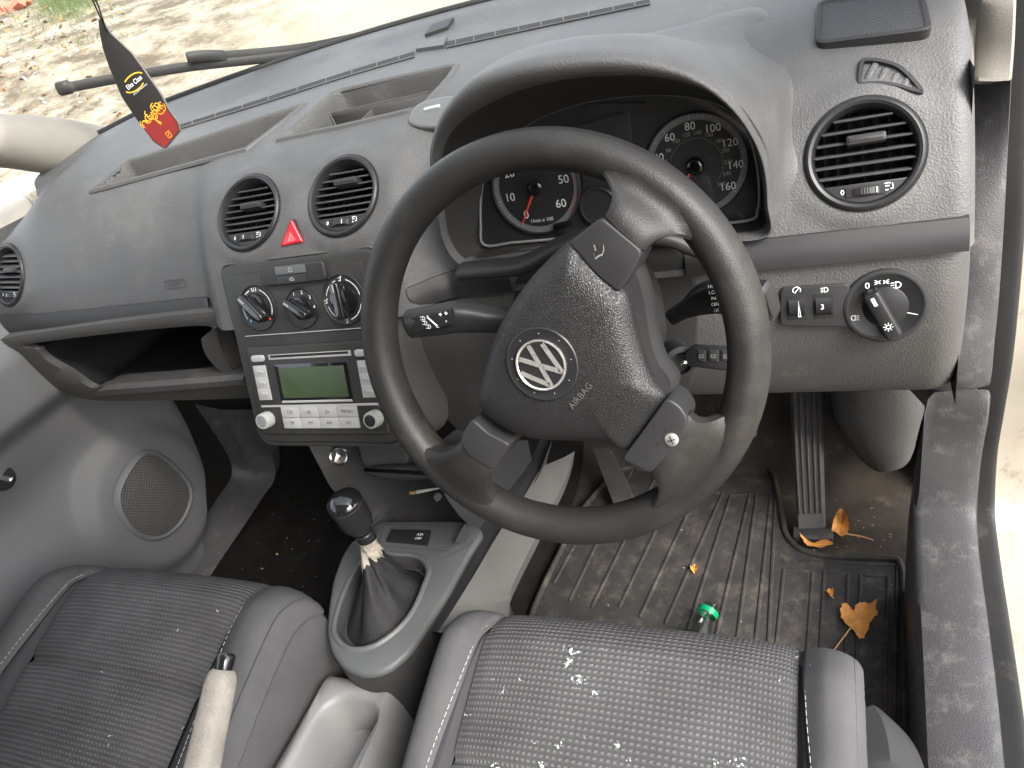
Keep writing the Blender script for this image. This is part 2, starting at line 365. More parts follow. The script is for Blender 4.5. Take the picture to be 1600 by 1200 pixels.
def speakermat(name, p, c0, c1):
    m = bpy.data.materials.new(name); m.use_nodes = True; nt = m.node_tree; N = nt.nodes; L = nt.links; B = N['Principled BSDF']; B.inputs['Roughness'].default_value = .5
    uv = N.new('ShaderNodeUVMap'); v = N.new('ShaderNodeTexVoronoi'); v.inputs['Randomness'].default_value = 0; v.inputs['Scale'].default_value = 1/p; v.voronoi_dimensions = '2D'
    mp = N.new('ShaderNodeMapping'); mp.inputs['Rotation'].default_value = (0, 0, .785); L.new(uv.outputs[0], mp.inputs[0]); L.new(mp.outputs[0], v.inputs['Vector'])
    r = N.new('ShaderNodeMapRange'); r.inputs[1].default_value = .26; r.inputs[2].default_value = .4; L.new(v.outputs['Distance'], r.inputs[0])
    mx = N.new('ShaderNodeMix'); mx.data_type = 'RGBA'; L.new(r.outputs[0], mx.inputs[0]); mx.inputs[6].default_value = c0+(1,); mx.inputs[7].default_value = c1+(1,)
    L.new(mx.outputs[2], B.inputs['Base Color'])
    b = N.new('ShaderNodeBump'); b.inputs['Strength'].default_value = .8; b.inputs['Distance'].default_value = .0015; L.new(r.outputs[0], b.inputs['Height']); L.new(b.outputs[0], B.inputs['Normal'])
    return m
M['spk'] = speakermat('dash speaker mesh', .003, (.006, .006, .006), (.032, .032, .034))
M['spkdoor'] = speakermat('door speaker mesh', .0052, (.03, .03, .03), (.085, .08, .077))

def groundmat():
    m = bpy.data.materials.new('pale gravel ground'); m.use_nodes = True; nt = m.node_tree; N = nt.nodes; L = nt.links; B = N['Principled BSDF']; B.inputs['Roughness'].default_value = .95
    tc = N.new('ShaderNodeTexCoord'); O = tc.outputs['Object']
    def noise(s, d=8, r=.65):
        n = N.new('ShaderNodeTexNoise'); n.inputs['Scale'].default_value = s; n.inputs['Detail'].default_value = d; n.inputs['Roughness'].default_value = r; L.new(O, n.inputs['Vector']); return n.outputs['Fac']
    def mr(o, a, b, c=0., d=1.):
        n = N.new('ShaderNodeMapRange'); n.inputs[1].default_value = a; n.inputs[2].default_value = b; n.inputs[3].default_value = c; n.inputs[4].default_value = d; L.new(o, n.inputs[0]); return n.outputs[0]
    def mix(f, a, b):
        n = N.new('ShaderNodeMix'); n.data_type = 'RGBA'; L.new(f, n.inputs[0])
        for s, i in ((a, 6), (b, 7)):
            if isinstance(s, tuple): n.inputs[i].default_value = s+(1,)
            else: L.new(s, n.inputs[i])
        return n.outputs[2]
    c = mix(mr(noise(.5), .35, .65), (.27, .235, .175), (.32, .285, .22))
    c = mix(mr(noise(6, 12, .8), .52, .78), c, (.2, .15, .09)); c = mix(mr(noise(30, 10, .8), .56, .66), c, (.13, .1, .07))
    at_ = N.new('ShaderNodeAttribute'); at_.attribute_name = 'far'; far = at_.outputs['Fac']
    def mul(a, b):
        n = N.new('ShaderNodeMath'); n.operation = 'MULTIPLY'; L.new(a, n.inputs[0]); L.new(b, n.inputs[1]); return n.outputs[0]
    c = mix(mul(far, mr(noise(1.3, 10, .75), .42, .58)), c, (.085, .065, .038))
    L.new(c, B.inputs['Base Color'])
    b = N.new('ShaderNodeBump'); b.inputs['Strength'].default_value = .6; b.inputs['Distance'].default_value = .05; L.new(noise(9, 12, .8), b.inputs['Height']); L.new(b.outputs[0], B.inputs['Normal'])
    return m
M['ground'] = groundmat()

# ------------------------------------------------------------------ scene objects
RO = {}
def link(name, mb, mats, org, sharp=38):
    me = bpy.data.meshes.new(name); me.from_pydata([tuple(v-org) for v in mb.v], [], mb.f)
    mats = mats if isinstance(mats, (list, tuple)) else [mats]
    for k in mats: me.materials.append(M[k])
    me.polygons.foreach_set('material_index', mb.m); me.polygons.foreach_set('use_smooth', [i not in mb.fl for i in range(len(mb.f))])
    bm = bmesh.new(); bm.from_mesh(me); bmesh.ops.recalc_face_normals(bm, faces=bm.faces); bm.to_mesh(me); bm.free()
    if mb.t:
        ul = me.uv_layers.new(name='UVMap')
        for l in me.loops: ul.data[l.index].uv = mb.t.get(l.vertex_index, (0, 0))
    me.set_sharp_from_angle(angle=math.radians(sharp)); me.update()
    o = bpy.data.objects.new(name, me); col.objects.link(o); return o
def tag(o, label=None, cat=None, group=None, kind=None):
    if label: o['label'] = label
    if cat: o['category'] = cat
    if group: o['group'] = group
    if kind: o['kind'] = kind
def thing(name, loc, label, cat, group=None):
    o = bpy.data.objects.new(name, None); o.empty_display_size = .05; o.location = loc; col.objects.link(o); RO[o] = V(loc); tag(o, label, cat, group); return o
def part(name, mb, mats, parent, label=None, sharp=38):
    o = link(name, mb, mats, RO[parent], sharp); o.parent = parent; RO[o] = RO[parent]
    if label: o['label'] = label
    return o
def solo(name, mb, mats, label=None, cat=None, group=None, kind=None, sharp=38):
    lo = V((min(v.x for v in mb.v), min(v.y for v in mb.v), min(v.z for v in mb.v))); hi = V((max(v.x for v in mb.v), max(v.y for v in mb.v), max(v.z for v in mb.v)))
    org = V(((lo.x+hi.x)/2, (lo.y+hi.y)/2, lo.z))
    o = link(name, mb, mats, org, sharp); o.location = org; RO[o] = org; tag(o, label, cat, group, kind); return o
M['bottleclear'] = glassmat('clear bottle plastic shell', (.8, .82, .8), .06)

# ================================================================== DASHBOARD
CX = -.35
XL, XR = -1.01, .347
def dprof(X):
    d = abs(X-CX); e = min((d/.62)**2, .88+.12*math.tanh(max(0, (d/.62)**2-.88)/.12)) if d > .58 else (d/.62)**2
    k = sm((d-.5)/.17)*(1 if X < CX else .15); b = 1-sm((d-.128)/.065)
    Yb = 1.20-.2*e; Zb = .90-.02*e
    P = [(Yb, Zb), (Yb-.05, Zb-.004), (Yb-.115, .882-.012*e), (lerp(Yb-.115, .86, .5), .872-.006*e), (.86, .86), (.80, .847), (.758, .824), (.722, .785), (.697, .74), (.681, .70), (.672, .672), (.664, .655)]
    dz = (.25, .3, .5, .8, 1, 1, .8, .45, .2, .05, 0, 0)
    by = (0, 0, 0, 0, 0, .004, .02, .032, .036, .038, .04, .04)
    return [(y-b*w+.012*k*(i > 4), z-.052*k*q) for i, ((y, z), q, w) in enumerate(zip(P, dz, by))]
NT = 11*8
def dpoint(X, t):
    y, z = cr(dprof(X), t*11)
    # rounded ends
    for e, s in ((XR-X, -1),):
        if e < .02:
            q = .02*(1-math.sqrt(max(0, 1-((.02-e)/.02)**2)))
            a = cr(dprof(X), min(11, t*11+.05)); ta = V((0, a[0]-y, a[1]-z))
            if ta.length > 1e-6:
                ta.normalize(); n = V((0, ta.z, -ta.y))
                if n.y > 0 and t > .5 or n.z > 0 and t <= .5: n = -n
                n = n if t > .5 else n
                y += abs(q)*.7; z -= q*.7*(1-t)
    return V((X, y, z))
XS = [lerp(XL, XR, i/320) for i in range(321)]
dbody = MB(); dbody.grid(lambda u, v: dpoint(lerp(XL, XR, u), v), 320, NT)
DB = dbody.bvh()
def dhit(px, py): return hit(DB, px, py)
def dashY(X, z):
    P = [cr(dprof(X), 4+7*i/40) for i in range(41)]
    for a, b in zip(P, P[1:]):
        if a[1] >= z >= b[1]: return lerp(a[0], b[0], (a[1]-z)/max(1e-6, a[1]-b[1]))
    return P[0][0] if z > P[0][1] else P[-1][0]
def dashZ(X, Y):
    P = [cr(dprof(X), 7*i/60) for i in range(61)]
    for a, b in zip(P, P[1:]):
        if a[0] >= Y >= b[0]: return lerp(a[1], b[1], (a[0]-Y)/max(1e-6, a[0]-b[0]))
    return P[0][1] if Y > P[0][0] else P[-1][1]

dash = thing('dashboard', (CX, .9, .05), 'dark grey plastic dashboard with round air vents and open trays under the windscreen', 'dashboard')

# vents: pixel centre, ring radius
VR = .0475
VENT = {}
for n, (px, py) in dict(r=(1350, 241), m=(535, 306), l=(388, 332), f=(13, 430)).items():
    h, nn = dhit(px, py)
    lean = {'r': .5, 'm': .33, 'l': .33, 'f': .42}[n]
    n0 = V((0, -math.cos(lean), math.sin(lean)))
    if n == 'f': n0 = V((.12, -math.cos(lean), math.sin(lean)))
    pts = []; f0 = Fr(h, n0)
    for k in range(24):
        a = k*PI/12; q = f0.p(VR*math.cos(a), VR*math.sin(a), .1); r = DB.ray_cast(q, -n0)
        if r[0]: pts.append(r[0])
    c = sum(pts, V())/len(pts); nn = V()
    for i in range(len(pts)): nn += (pts[i]-c).cross(pts[(i+1) % len(pts)]-c)
    nn.normalize(); nn = nn if nn.y < 0 else -nn
    d = ray(px, py); k = ((c+nn*.003-CAM).dot(nn))/d.dot(nn)
    VENT[n] = Fr(CAM+d*k, nn)
for i, v in enumerate(dbody.v):
    if v.z > .85 or v.z < .68: continue
    for fr in VENT.values():
        q = v-fr.o; h = q.dot(fr.n); r = (q-fr.n*h).length
        if abs(h) < .07 and r < VR*1.55:
            w = 1-sm((r-VR*1.06)/(VR*.45)); dbody.v[i] = v-fr.n*(h+.001)*w
            if abs(r-VR) < .0035:
                q2 = dbody.v[i]-fr.o; t = q2-fr.n*q2.dot(fr.n); dbody.v[i] = dbody.v[i]+t*(VR/r-1)
# stack plane
PS = Fr((CX, .652-.002, .718), (0, -.9326, .361))

# hood loops
HG = [(757,382),(752,350),(753,300),(763,262),(788,225),(830,192),(890,167),(960,153),(1020,149),(1080,152),(1130,168),(1163,200),(1180,250),(1185,300),(1182,330),(1168,343),(1080,352),(980,361),(870,372),(800,378)]
HI = [(733,407),(703,372),(693,310),(690,255),(702,212),(737,178),(800,146),(870,127),(950,118),(1030,121),(1100,140),(1150,180),(1178,225),(1191,270),(1194,320),(1190,358),(1090,367),(985,376),(870,387),(790,397)]
HO = [(726,414),(694,377),(683,312),(674,252),(681,203),(704,160),(747,124),(822,100),(910,89),(1000,91),(1080,112),(1140,152),(1178,200),(1199,250),(1204,310),(1199,370),(1090,376),(985,384),(870,396),(785,405)]
HY = [.662,.658,.65,.64,.628,.615,.605,.60,.60,.60,.604,.612,.628,.648,.662,.668,.668,.668,.668,.665]
n_h = len(HG)
HC = V((.035, 0, .765))
secs = []
for i in range(n_h):
    O = at(*HO[i], Y=HY[i]); I = at(*HI[i], Y=HY[i]+.012); G = at(*HG[i], Y=.722 if 3 < i < 15 else .712)
    d = V((O.x-HC.x, 0, O.z-HC.z)); d.normalize(); w = sm((d.z-.15)/.6); low = d.z < -.25 or i in (0, 16)
    mid = (O+I)/2+V((0, -.008, 0)); G2 = lerp(I, G, .5)+d*.004
    fl_ = lerp(.4, 1, w); sx_ = lerp(1, 1.8, sm((d.z-.05)/.4))
    def T(k):
        if k == 0: top = O+d*.003+V((0, .022*fl_, 0)); side = O+d*.004+V((0, .008, 0))
        elif k == 1: top = O+V((0, .08*fl_, 0)); side = O+d*.010*sx_; side.y = lerp(O.y, dashY(side.x, side.z), .7)
        elif k == 2: top = O-d*.004+V((0, .16*fl_, 0)); top.z = max(lerp(top.z, dashZ(top.x, top.y), .4), dashZ(top.x, top.y)+.003); side = O+d*.017*sx_; side.y = dashY(side.x, side.z)-.0005
        elif k == 3: top = O+V((0, .25*fl_, 0)); top.z = dashZ(top.x, top.y)+.001; side = O+d*.024*sx_; side.y = dashY(side.x, side.z)+.004
        else: top = O+V((0, .31*fl_, 0)); top.z = dashZ(top.x, top.y)-.012; side = O+d*.03*sx_; side.y = dashY(side.x, side.z)+.012
        if low: side = O+V((0, .012*(k+1), -.002*k))
        return lerp(side, top, w)
    secs.append([G, G2, I, mid, O]+[T(k) for k in range(5)])
NH = 140
cols = [crc([s[k] for s in secs], NH) for k in range(10)]
hood = MB(); liner = MB()
def hoodpt(u, v):
    i = int(round(u*NH)) % NH; return cr([c[i] for c in cols], v*9)
hood.grid(lambda u, v: hoodpt(u, lerp(2/9, 1, v)), NH, 40, cu=True); liner.grid(lambda u, v: hoodpt(u, lerp(0, 2.02/9, v)), NH, 12, cu=True)
cut_hood = [tuple(project(c)) for c in crc([s[7] if s[4].z > .8 else s[5] for s in secs], 60)]
HOx = [(x, y) for x, y in HO]

# trays
TR2 = [(441,217),(480,181),(518,148),(536,141),(620,122),(700,105),(712,104),(700,122),(665,160),(648,171),(540,196)]
TR1 = [(149,297),(202,252),(234,243),(300,222),(400,188),(473,165),(440,192),(385,233),(270,264)]
tray3 = []
for T in (TR1, TR2):
    P = [dhit(x, y)[0] for x, y in T]; tray3.append(P)

# cut
keep_f = []; keep_m = []
cent = [sum((dbody.v[i] for i in f), V())/len(f) for f in dbody.f]
for f, c in zip(dbody.f, cent):
    px = project(c); dead = False
    for k, fr in VENT.items():
        q = c-fr.o
        if abs(q.dot(fr.n)) < .03 and (q-fr.n*q.dot(fr.n)).length < VR-.0005: dead = True
    if c.y > .74 and (inpoly(px[0], px[1], TR1) or inpoly(px[0], px[1], TR2)): dead = True
    if c.y < .8 and inpoly(px[0], px[1], HOx): dead = True
    if c.z < .731 and abs(c.x-CX) < .112: dead = True
    if c.z < .662: dead = True
    if not dead: keep_f.append(f)
dbody.f = keep_f; dbody.m = [0]*len(keep_f)
part('top_panel', dbody, 'dash', dash)
part('instrument_hood', hood, 'dash', dash); part('hood_liner', liner, 'liner', dash)

# trays geometry
for P, name in zip(tray3, ('tray', 'tray')):
    ar = sum(P[i-1].x*P[i].y-P[i].x*P[i-1].y for i in range(len(P)))
    P = P if ar > 0 else P[::-1]
    P2 = []
    for i in range(len(P)):
        for q in range(6): P2.append(lerp(P[i], P[(i+1) % len(P)], q/6))
    P = P2; tb = MB(); n = len(P)
    def rr(k, z, add=V()): return [V((x, y, p.z+z))+add for (x, y), p in zip(offs([(p.x, p.y) for p in P], k), P)]
    tb.rings([rr(.006, -.002), rr(.0045, .0018), rr(.001, .0032), rr(-.003, .0012), rr(-.005, -.004), rr(-.010, -.085, V((0, .015, 0)))], 0)
    k = len(tb.v)-n; tb.f.append(list(range(k, k+n))); tb.m.append(0)
    to = part('tray', tb, 'dashlow', dash)
    if to.name.endswith('.001'):
        db = MB()
        a, b = dhit(512, 168)[0], dhit(692, 128)[0]
        for q in (a, b): q.z -= .01
        db.stube([a, b], .0018, .022, (0, 1, 0), 10); db.v = [v-V((0, 0, .018)) for v in db.v]
        e, f = dhit(578, 163)[0], dhit(545, 195)[0]
        db.stube([e-V((0, 0, .02)), f-V((0, 0, .02))], .0014, .016, (1, .5, 0), 10)
        e, f = dhit(512, 168)[0], dhit(526, 196)[0]
        db.stube([e-V((0, 0, .02)), f-V((0, 0, .02))], .0014, .016, (1, .5, 0), 10)
        part('divider', db, 'dashlow', to)

# windscreen lower seal + defroster slots + identity plate
sb = MB(); sb.tube([dpoint(X, 0)+V((0, .004, .001)) for X in crs([(x,) for x in (XL, -.6, -.1, XR)], 60) for X in X], .006)
part('windscreen_seal', sb, 'seal', dash)
def dline(px0, px1, n=16): return [dhit(lerp(px0[0], px1[0], i/(n-1)), lerp(px0[1], px1[1], i/(n-1))) for i in range(n)]
def dcurve(P, n=24): return [dhit(*cr(P, (len(P)-1)*i/(n-1))) for i in range(n)]
for up, lo in (([(283,197),(400,160),(541,115),(648,83)], [(283,202),(400,166),(541,121),(648,90)]), ([(698,68),(850,36),(1015,2)], [(698,76),(850,43),(1016,8)])):
    g = MB(); A, B_ = dcurve(up, 40), dcurve(lo, 40)
    A = [a for a in A if a[0]]; B_ = [b for b in B_ if b[0]]
    g.tube([h+V((0, 0, .0016)) for h, n in A], .0013, 6); g.tube([h+V((0, 0, .0016)) for h, n in B_], .0013, 6)
    n = min(len(A), len(B_))
    g.add([A[i][0]+V((0, 0, .0026)) for i in range(n)]+[B_[i][0]+V((0, 0, .0026)) for i in range(n)], [(i, i+1, n+i+1, n+i) for i in range(n-1)], 1)  # raised black strip paints the darkness inside the recessed slot
    for i in range(3, n-2, 4):
        g.tube([A[i][0]+V((0, 0, .0022)), B_[i][0]+V((0, 0, .0022))], .001, 6)
    part('defroster_slot', g, ['dash', 'void'], dash)
for P, nm, mt in (([(651,82),(662,69),(700,62),(694,76)], 'slot_cover', 'dash'), ([(665,59),(677,43),(710,32),(700,47)], 'identity_plate', 'smooth')):
    h = [dhit(*p)[0]+V((0, 0, .005)) for p in P]; g = MB()
    g.rings([[p-V((0, 0, .008)) for p in h], h], c1=True); part(nm, g, mt, dash)

# right tweeter grille on the dash top
def patch_on_dash(P, lift=.001, r=.006):
    c = sum((dhit(*p)[0] for p in P), V())/len(P)
    nn = (dhit(*P[2])[0]-dhit(*P[0])[0]).cross(dhit(*P[3])[0]-dhit(*P[1])[0]).normalized()
    if nn.z < 0: nn = -nn
    return Fr(c+nn*lift, nn, (0, 1, 0))
SPK = [(1274,71),(1456,48),(1445,-8),(1276,6)]
fr = patch_on_dash([(1274,71),(1456,48),(1447,5),(1276,10)], .004)
P = fr.uvs([(1275,72),(1457,49),(1441,-20),(1276,4)])
g = MB(); Q = rp(P, .009); Qi = rp(offs(ccw(P), -.004), .007)
Q = ccw(Q); Qi = ccw(Qi)
g.rings([[fr.p(x, y, -.012) for x, y in Q], [fr.p(x, y, .002) for x, y in Q], [fr.p(x, y, .003) for x, y in offs(Q, -.0015)], [fr.p(x, y, .003) for x, y in offs(Q, -.004)], [fr.p(x, y, .001) for x, y in offs(Q, -.006)]])
sg = part('speaker_surround', g, 'smooth', dash)
g = MB(); Z = offs(Q, -.0055); k = g.add([fr.p(x, y, .0016) for x, y in Z], [tuple(range(len(Z)))])
for i, (x, y) in enumerate(Z): g.t[k+i] = (x, y)
part('speaker_mesh', g, 'spk', sg)

# side demister triangle
fr = patch_on_dash([(1342,130),(1436,146),(1405,108),(1345,97)], .001)
P = fr.uvs([(1339,131),(1340,114),(1343,98),(1351,92),(1375,93),(1405,102),(1427,121),(1442,140),(1440,148),(1424,146),(1401,139),(1375,135),(1346,136)])
P = ccw(crc(P, 44)); g = MB()
g.rings([[fr.p(x, y, -.004) for x, y in P], [fr.p(x, y, .0018) for x, y in P], [fr.p(x, y, .003) for x, y in offs(P, -.001)], [fr.p(x, y, .003) for x, y in offs(P, -.0035)], [fr.p(x, y, -.002) for x, y in offs(P, -.0045)], [fr.p(x, y, -.003) for x, y in offs(P, -.0048)]])
dm = part('side_demister', g, 'smooth', dash)
g = MB(); g.flat(fr, offs(P, -.004), -.0025, 1)
for i in range(5):
    a = fr.uv(1352+i*19, 128+i*3.5); b = fr.uv(1368+i*17, 100+i*8)
    g.stube([fr.p(a[0], a[1], .0005), fr.p(b[0], b[1], .0005)], .0028, .0012, fr.u, 8)
part('louvre', g, ['dash', 'void'], dm)

# ---------------------------------------------------------------- air vents
def chord(r, y, n=30):
    a0 = math.asin(y/r); return [(r*math.cos(t), r*math.sin(t)) for t in [lerp(PI-a0, 2*PI+a0, i/n) for i in range(n+1)]]
def airvent(fr, nsl, tabx, tabrow, label, tilt, wheel_mark=.6):
    g = MB(); R = VR
    g.lathe(fr, [(R+.0012, -.008), (R+.0012, .0005), (R, .0022), (R-.002, .003), (R-.0045, .0018), (R-.007, -.004), (R-.0075, -.03)], 64)
    g.lathe(fr, [(R-.0075, -.03), (.0001, -.03)], 64, 1)
    vt = part('air_vent', g, ['black', 'void'], dash, label)
    g = MB(); g.ringflat(fr, R+.0012, R+.0026, -.0005, n=64); part('gap', g, 'void', vt)
    ri = R-.007; yb = -ri*.6
    g = MB(); P = chord(ri+.001, yb)
    g.plate(fr, P, -.02, -.001, .001)
    part('base_plate', g, 'smooth', vt)
    # slats
    g = MB(); y0, y1 = yb+.004, ri*.93
    for i in range(nsl):
        y = lerp(y0+.004, y1-.005, i/(nsl-1)); half = math.sqrt(max(0, (ri-.0005)**2-y*y))
        o = fr.p(0, y, -.009)
        nn = (fr.n*math.cos(tilt)+fr.v*math.sin(tilt))
        g.stube([o-fr.u*half, o-fr.u*half*.5-fr.n*.0006, o+fr.u*half*.5-fr.n*.0006, o+fr.u*half], .0085, .0013, nn, 10)
    part('slat', g, 'slat', vt)
    g = MB()
    for i in range(-3, 4): g.stube([fr.p(i*.0105, yb, -.02), fr.p(i*.0105, math.sqrt(ri*ri-(i*.0105)**2), -.02)], .006, .0006, fr.n, 8)
    part('inner_vane', g, 'void', vt)
    yt = lerp(y0+.004, y1-.005, tabrow/(nsl-1))
    g = MB(); g.box(fr.off(tabx, yt, 0), .032, .0085, -.008, .0035, .0022, r=.0024)
    g.box(fr.off(tabx, yt, 0), .028, .0035, .003, .0042, .0006, r=.001)
    part('tab', g, 'smooth', vt)
    yw = yb-.0075
    g = MB(); g.box(fr.off(0, yw, 0), .032, .0085, -.002, .0004, .0003, m=1, r=.001)
    fw = fr.off(0, yw, -.004)
    wv = Fr(fw.p(0, 0), fr.v, fr.n)
    n = 40; ringsW = []
    for hh in (-.0032, -.0028, .0028, .0032):
        kk = .94 if abs(hh) > .003 else 1.
        ringsW.append([fw.o+fr.v*hh+(fr.n*math.sin(t)*.0072*kk*(1+.05*((j % 2)))+fr.u*math.cos(t)*.0138*kk) for j, t in enumerate([PI*i/n for i in range(n+1)])])
    g.rings(ringsW, 0, closed=False)
    wm = lerp(-.007, .007, wheel_mark); g.box(fr.off(wm, yw, 0), .0007, .005, .001, .0034, .0001, m=2)
    part('thumb_wheel', g, ['black', 'void', 'white'], vt)
    g = MB(); g.text(fr, '0', .0062, -.0185, yw+.001, .0)
    part('numeral', g, 'white', vt); g = MB()
    f2 = fr.off(.0185, yw+.002, 0, .1)
    g.line(f2, [(-.003, .0025), (0, .0028), (.0018, .0022)], .0008, .0002); g.line(f2, [(-.003, 0), (-.001, .0004), (.0005, 0)], .0008, .0002)
    g.line(f2, [(.001, -.0028), (.0032, -.0026), (.0032, .002)], .0007, .0002); g.line(f2, [(-.003, -.003), (-.0005, -.003)], .0007, .0002)
    part('airflow_symbol', g, 'white', vt)
    return vt
airvent(VENT['r'], 6, .002, 3, 'large round air vent beside the driver window pillar', -.25, 1.15)
airvent(VENT['m'], 7, .004, 4, None, -.5, .75)
airvent(VENT['l'], 7, .004, 3, None, -.5, .35)
airvent(VENT['f'], 7, .006, 3, None, -.5, .5)

# hazard button
h, nn = dhit(458, 366); fr = Fr(h, V((0, -.92, .4)))
P = rp(fr.uvs([(441,385),(458,343),(476,378)]), .0022); g = MB()
g.plate(fr, offs(ccw(P), .0012), -.004, .001, .0004, 1); g.plate(fr, P, -.004, .0042, .002, 0)
hb = part('hazard_button', g, ['red', 'void'], dash)
g = MB(); c = (sum(p[0] for p in P)/len(P), sum(p[1] for p in P)/len(P)-.001)
for s, m in ((.0052, 0), (.003, 0)): g.line(fr, [(c[0]-s, c[1]-s*.8), (c[0]+s, c[1]-s*.8), (c[0], c[1]+s*1.0)], .0007, .0044, m, closed=True)
M['pink'] = mat('pale red print', (.85, .25, .25), .4)
part('warning_triangle', g, 'pink', hb)

# embossed word on the passenger side
h, nn = dhit(274, 444); fr = Fr(h+nn*.0006, nn)
a = fr.uv(259, 446); b = fr.uv(290, 441); w = math.hypot(b[0]-a[0], b[1]-a[1]); g = MB()
g.line(fr, rp(rect(w, .0105), .003), .0009, .0004, closed=True); g.text(fr, 'CADDY', .0075, 0, 0, .0004, sx=1.1)
part('embossed_lettering', g, 'smooth', dash)

# ---------------------------------------------------------------- trim bands and lower panel
def bandpt(X, t, out=.0025):
    y0, z0 = dprof(X)[9]; y1, z1 = dprof(X)[10]
    bul = math.sin(PI*min(1, max(0, t)))*.0025
    return V((X, lerp(lerp(y1, y0, .5), y1-.004, t)-out-bul, lerp(.689, .6615, t)))
def band(x0, x1, r0=0, r1=0):
    g = MB()
    def f(u, v):
        X = lerp(x0, x1, u); z = v
        if r0 and X-x0 < r0: z = v*math.sqrt(max(0, 1-(1-(X-x0)/r0)**2))
        return bandpt(X, z)
    g.grid(f, 120, 8)
    # upper and lower returns
    g.grid(lambda u, v: bandpt(lerp(x0, x1, u), 0)+V((0, .02*v, 0)), 60, 1); g.grid(lambda u, v: bandpt(lerp(x0, x1, u), 1)+V((0, .02*v, 0)), 60, 1) if not r0 else None
    part('trim_band', g, 'band', dash)
band(-.997, -.53); band(-.205, -.09, .035); band(.1, XR-.006)

def lprof(X):
    k = sm((-.1-X)/.1)
    P = [(.678, .664), (.672, .645), (.669, .61), (.676, .56), (.692, .515), (.712, .484), (.735, .473), (.80, .47)]
    return [(y-.03*k*(i/7), z-.05*k*max(0, (i-2))/5) for i, (y, z) in enumerate(P)]
knee = MB(); KX0, KX1 = -.245, XR
def kneept(u, v):
    X = lerp(KX0, KX1, u); y, z = cr(lprof(X), v*7); e = KX1-X
    if e < .03: y += .03*(1-math.sqrt(max(0, 1-((.03-e)/.03)**2)))
    return V((X, y, z))
knee.grid(kneept, 120, 40)
KB = knee.bvh()
part('knee_panel', knee, 'dashlow', dash)
g = MB(); P = [hit(KB, *p) for p in ((1322,601),(1428,600),(1416,612),(1325,612))]
if all(p[0] for p in P):
    q = [p[0]+p[1]*.002 for p in P]; g.rings([[p[0]-p[1]*.003 for p in P], q], c1=True); part('fuse_flap', g, 'dashlow', dash)
# end cheek of dash below the trim on the door side and end panel
for x, y0, y1, z0, z1 in ((XR-.004, .70, 1.0, .47, .66), (XR-.003, .72, 1.05, .655, .80), (XL+.004, .72, 1.05, .655, .80)):
    g = MB(); g.grid(lambda u, v: V((x, lerp(y0, y1, u), lerp(z0, z1, v))), 2, 2); part('end_panel', g, 'dashlow', dash)

# light switch
h, nn = hit(KB, 1383, 476); lf = Fr(h+V((0, -.002, 0)), V((.0, -.985, .17)))
r = .5*math.hypot(*(V(lf.uv(1449, 474))-V(lf.uv(1317, 476))))
g = MB(); g.lathe(lf, [(r+.001, -.012), (r+.0012, .001), (r, .0028), (r-.002, .0034), (r-.0035, .0032), (r-.0045, .0025)], 64)
g.lathe(lf, [(r-.0045, .0025), (r-.005, .0022), (.0001, .0022)], 64, 1)
ls = part('light_switch', g, ['smooth', 'black'], dash)
g = MB(); rk = r*.52
g.lathe(lf, [(rk+.001, .0026), (rk+.001, .0032), (rk, .0038), (.0001, .0038)], 48)
k0, k1 = lf.uv(1358, 450), lf.uv(1397, 518); d = V(k1)-V(k0); ang = math.atan2(d.y, d.x)
kf = lf.off((k0[0]+k1[0])/2, (k0[1]+k1[1])/2, 0, ang)
g.plate(kf, rp(rect(d.length*1.0, .0145), .004), .003, .019, .003)
g.line(kf, [(-d.length*.42, 0), (-d.length*.25, 0)], .003, .0194, 1)
part('knob', g, ['black', 'white'], ls)
def sun(g, f, s, h=.0004, m=0):
    g.line(f, circ(s*.45, 14), s*.16, h, m, closed=True)
    for k in range(8):
        a = k*PI/4; g.line(f, [(s*.65*math.cos(a), s*.65*math.sin(a)), (s*math.cos(a), s*math.sin(a))], s*.14, h, m)
def lamp(g, f, s, h=.0004, m=0, beams=3, fl=1):
    P = [(fl*.0, .8*s), (fl*.35*s, .8*s)]+[(fl*(.35+.8*math.sin(t))*s, .8*s*math.cos(t)) for t in [PI*i/10 for i in range(1, 10)]]+[(fl*.35*s, -.8*s), (0, -.8*s)]
    g.line(f, P, .22*s, h, m, closed=True)
    for k in range(beams): 
        y = (k-(beams-1)/2)*1.3*s/max(1, beams-1 or 1); g.line(f, [(-fl*.3*s, y), (-fl*1.15*s, y-.1*s)], .2*s, h, m)
g = MB(); mk = lambda x, y: tuple(c*.9 for c in lf.uv(x, y))
g = MB(); g.text(lf, '0', .0085, *mk(1352, 442), .0027)
lamp(g, lf.off(*mk(1401, 440)), .0036, .0027)
f2 = lf.off(*mk(1377, 435))
for s in (-1, 1):
    g.line(f2, [(s*.0012, .0016), (s*.0028, 0), (s*.0012, -.0016)], .0007, .0027)
    for y in (-1, 0, 1): g.line(f2, [(s*.0035, y*.001), (s*.006, y*.002)], .0006, .0027)
lamp(g, lf.off(*mk(1331, 497)), .003, .0027, fl=-1); sun(g, lf.off(*lf.uv(1386, 499)), .0042, .0196)
g.line(lf, [mk(1344, 434), mk(1348, 429), mk(1358, 428)], .0006, .0027); g.line(lf, [lf.uv(1412, 486), lf.uv(1434, 490)], .0006, .0027)
part('marking', g, 'white', ls)
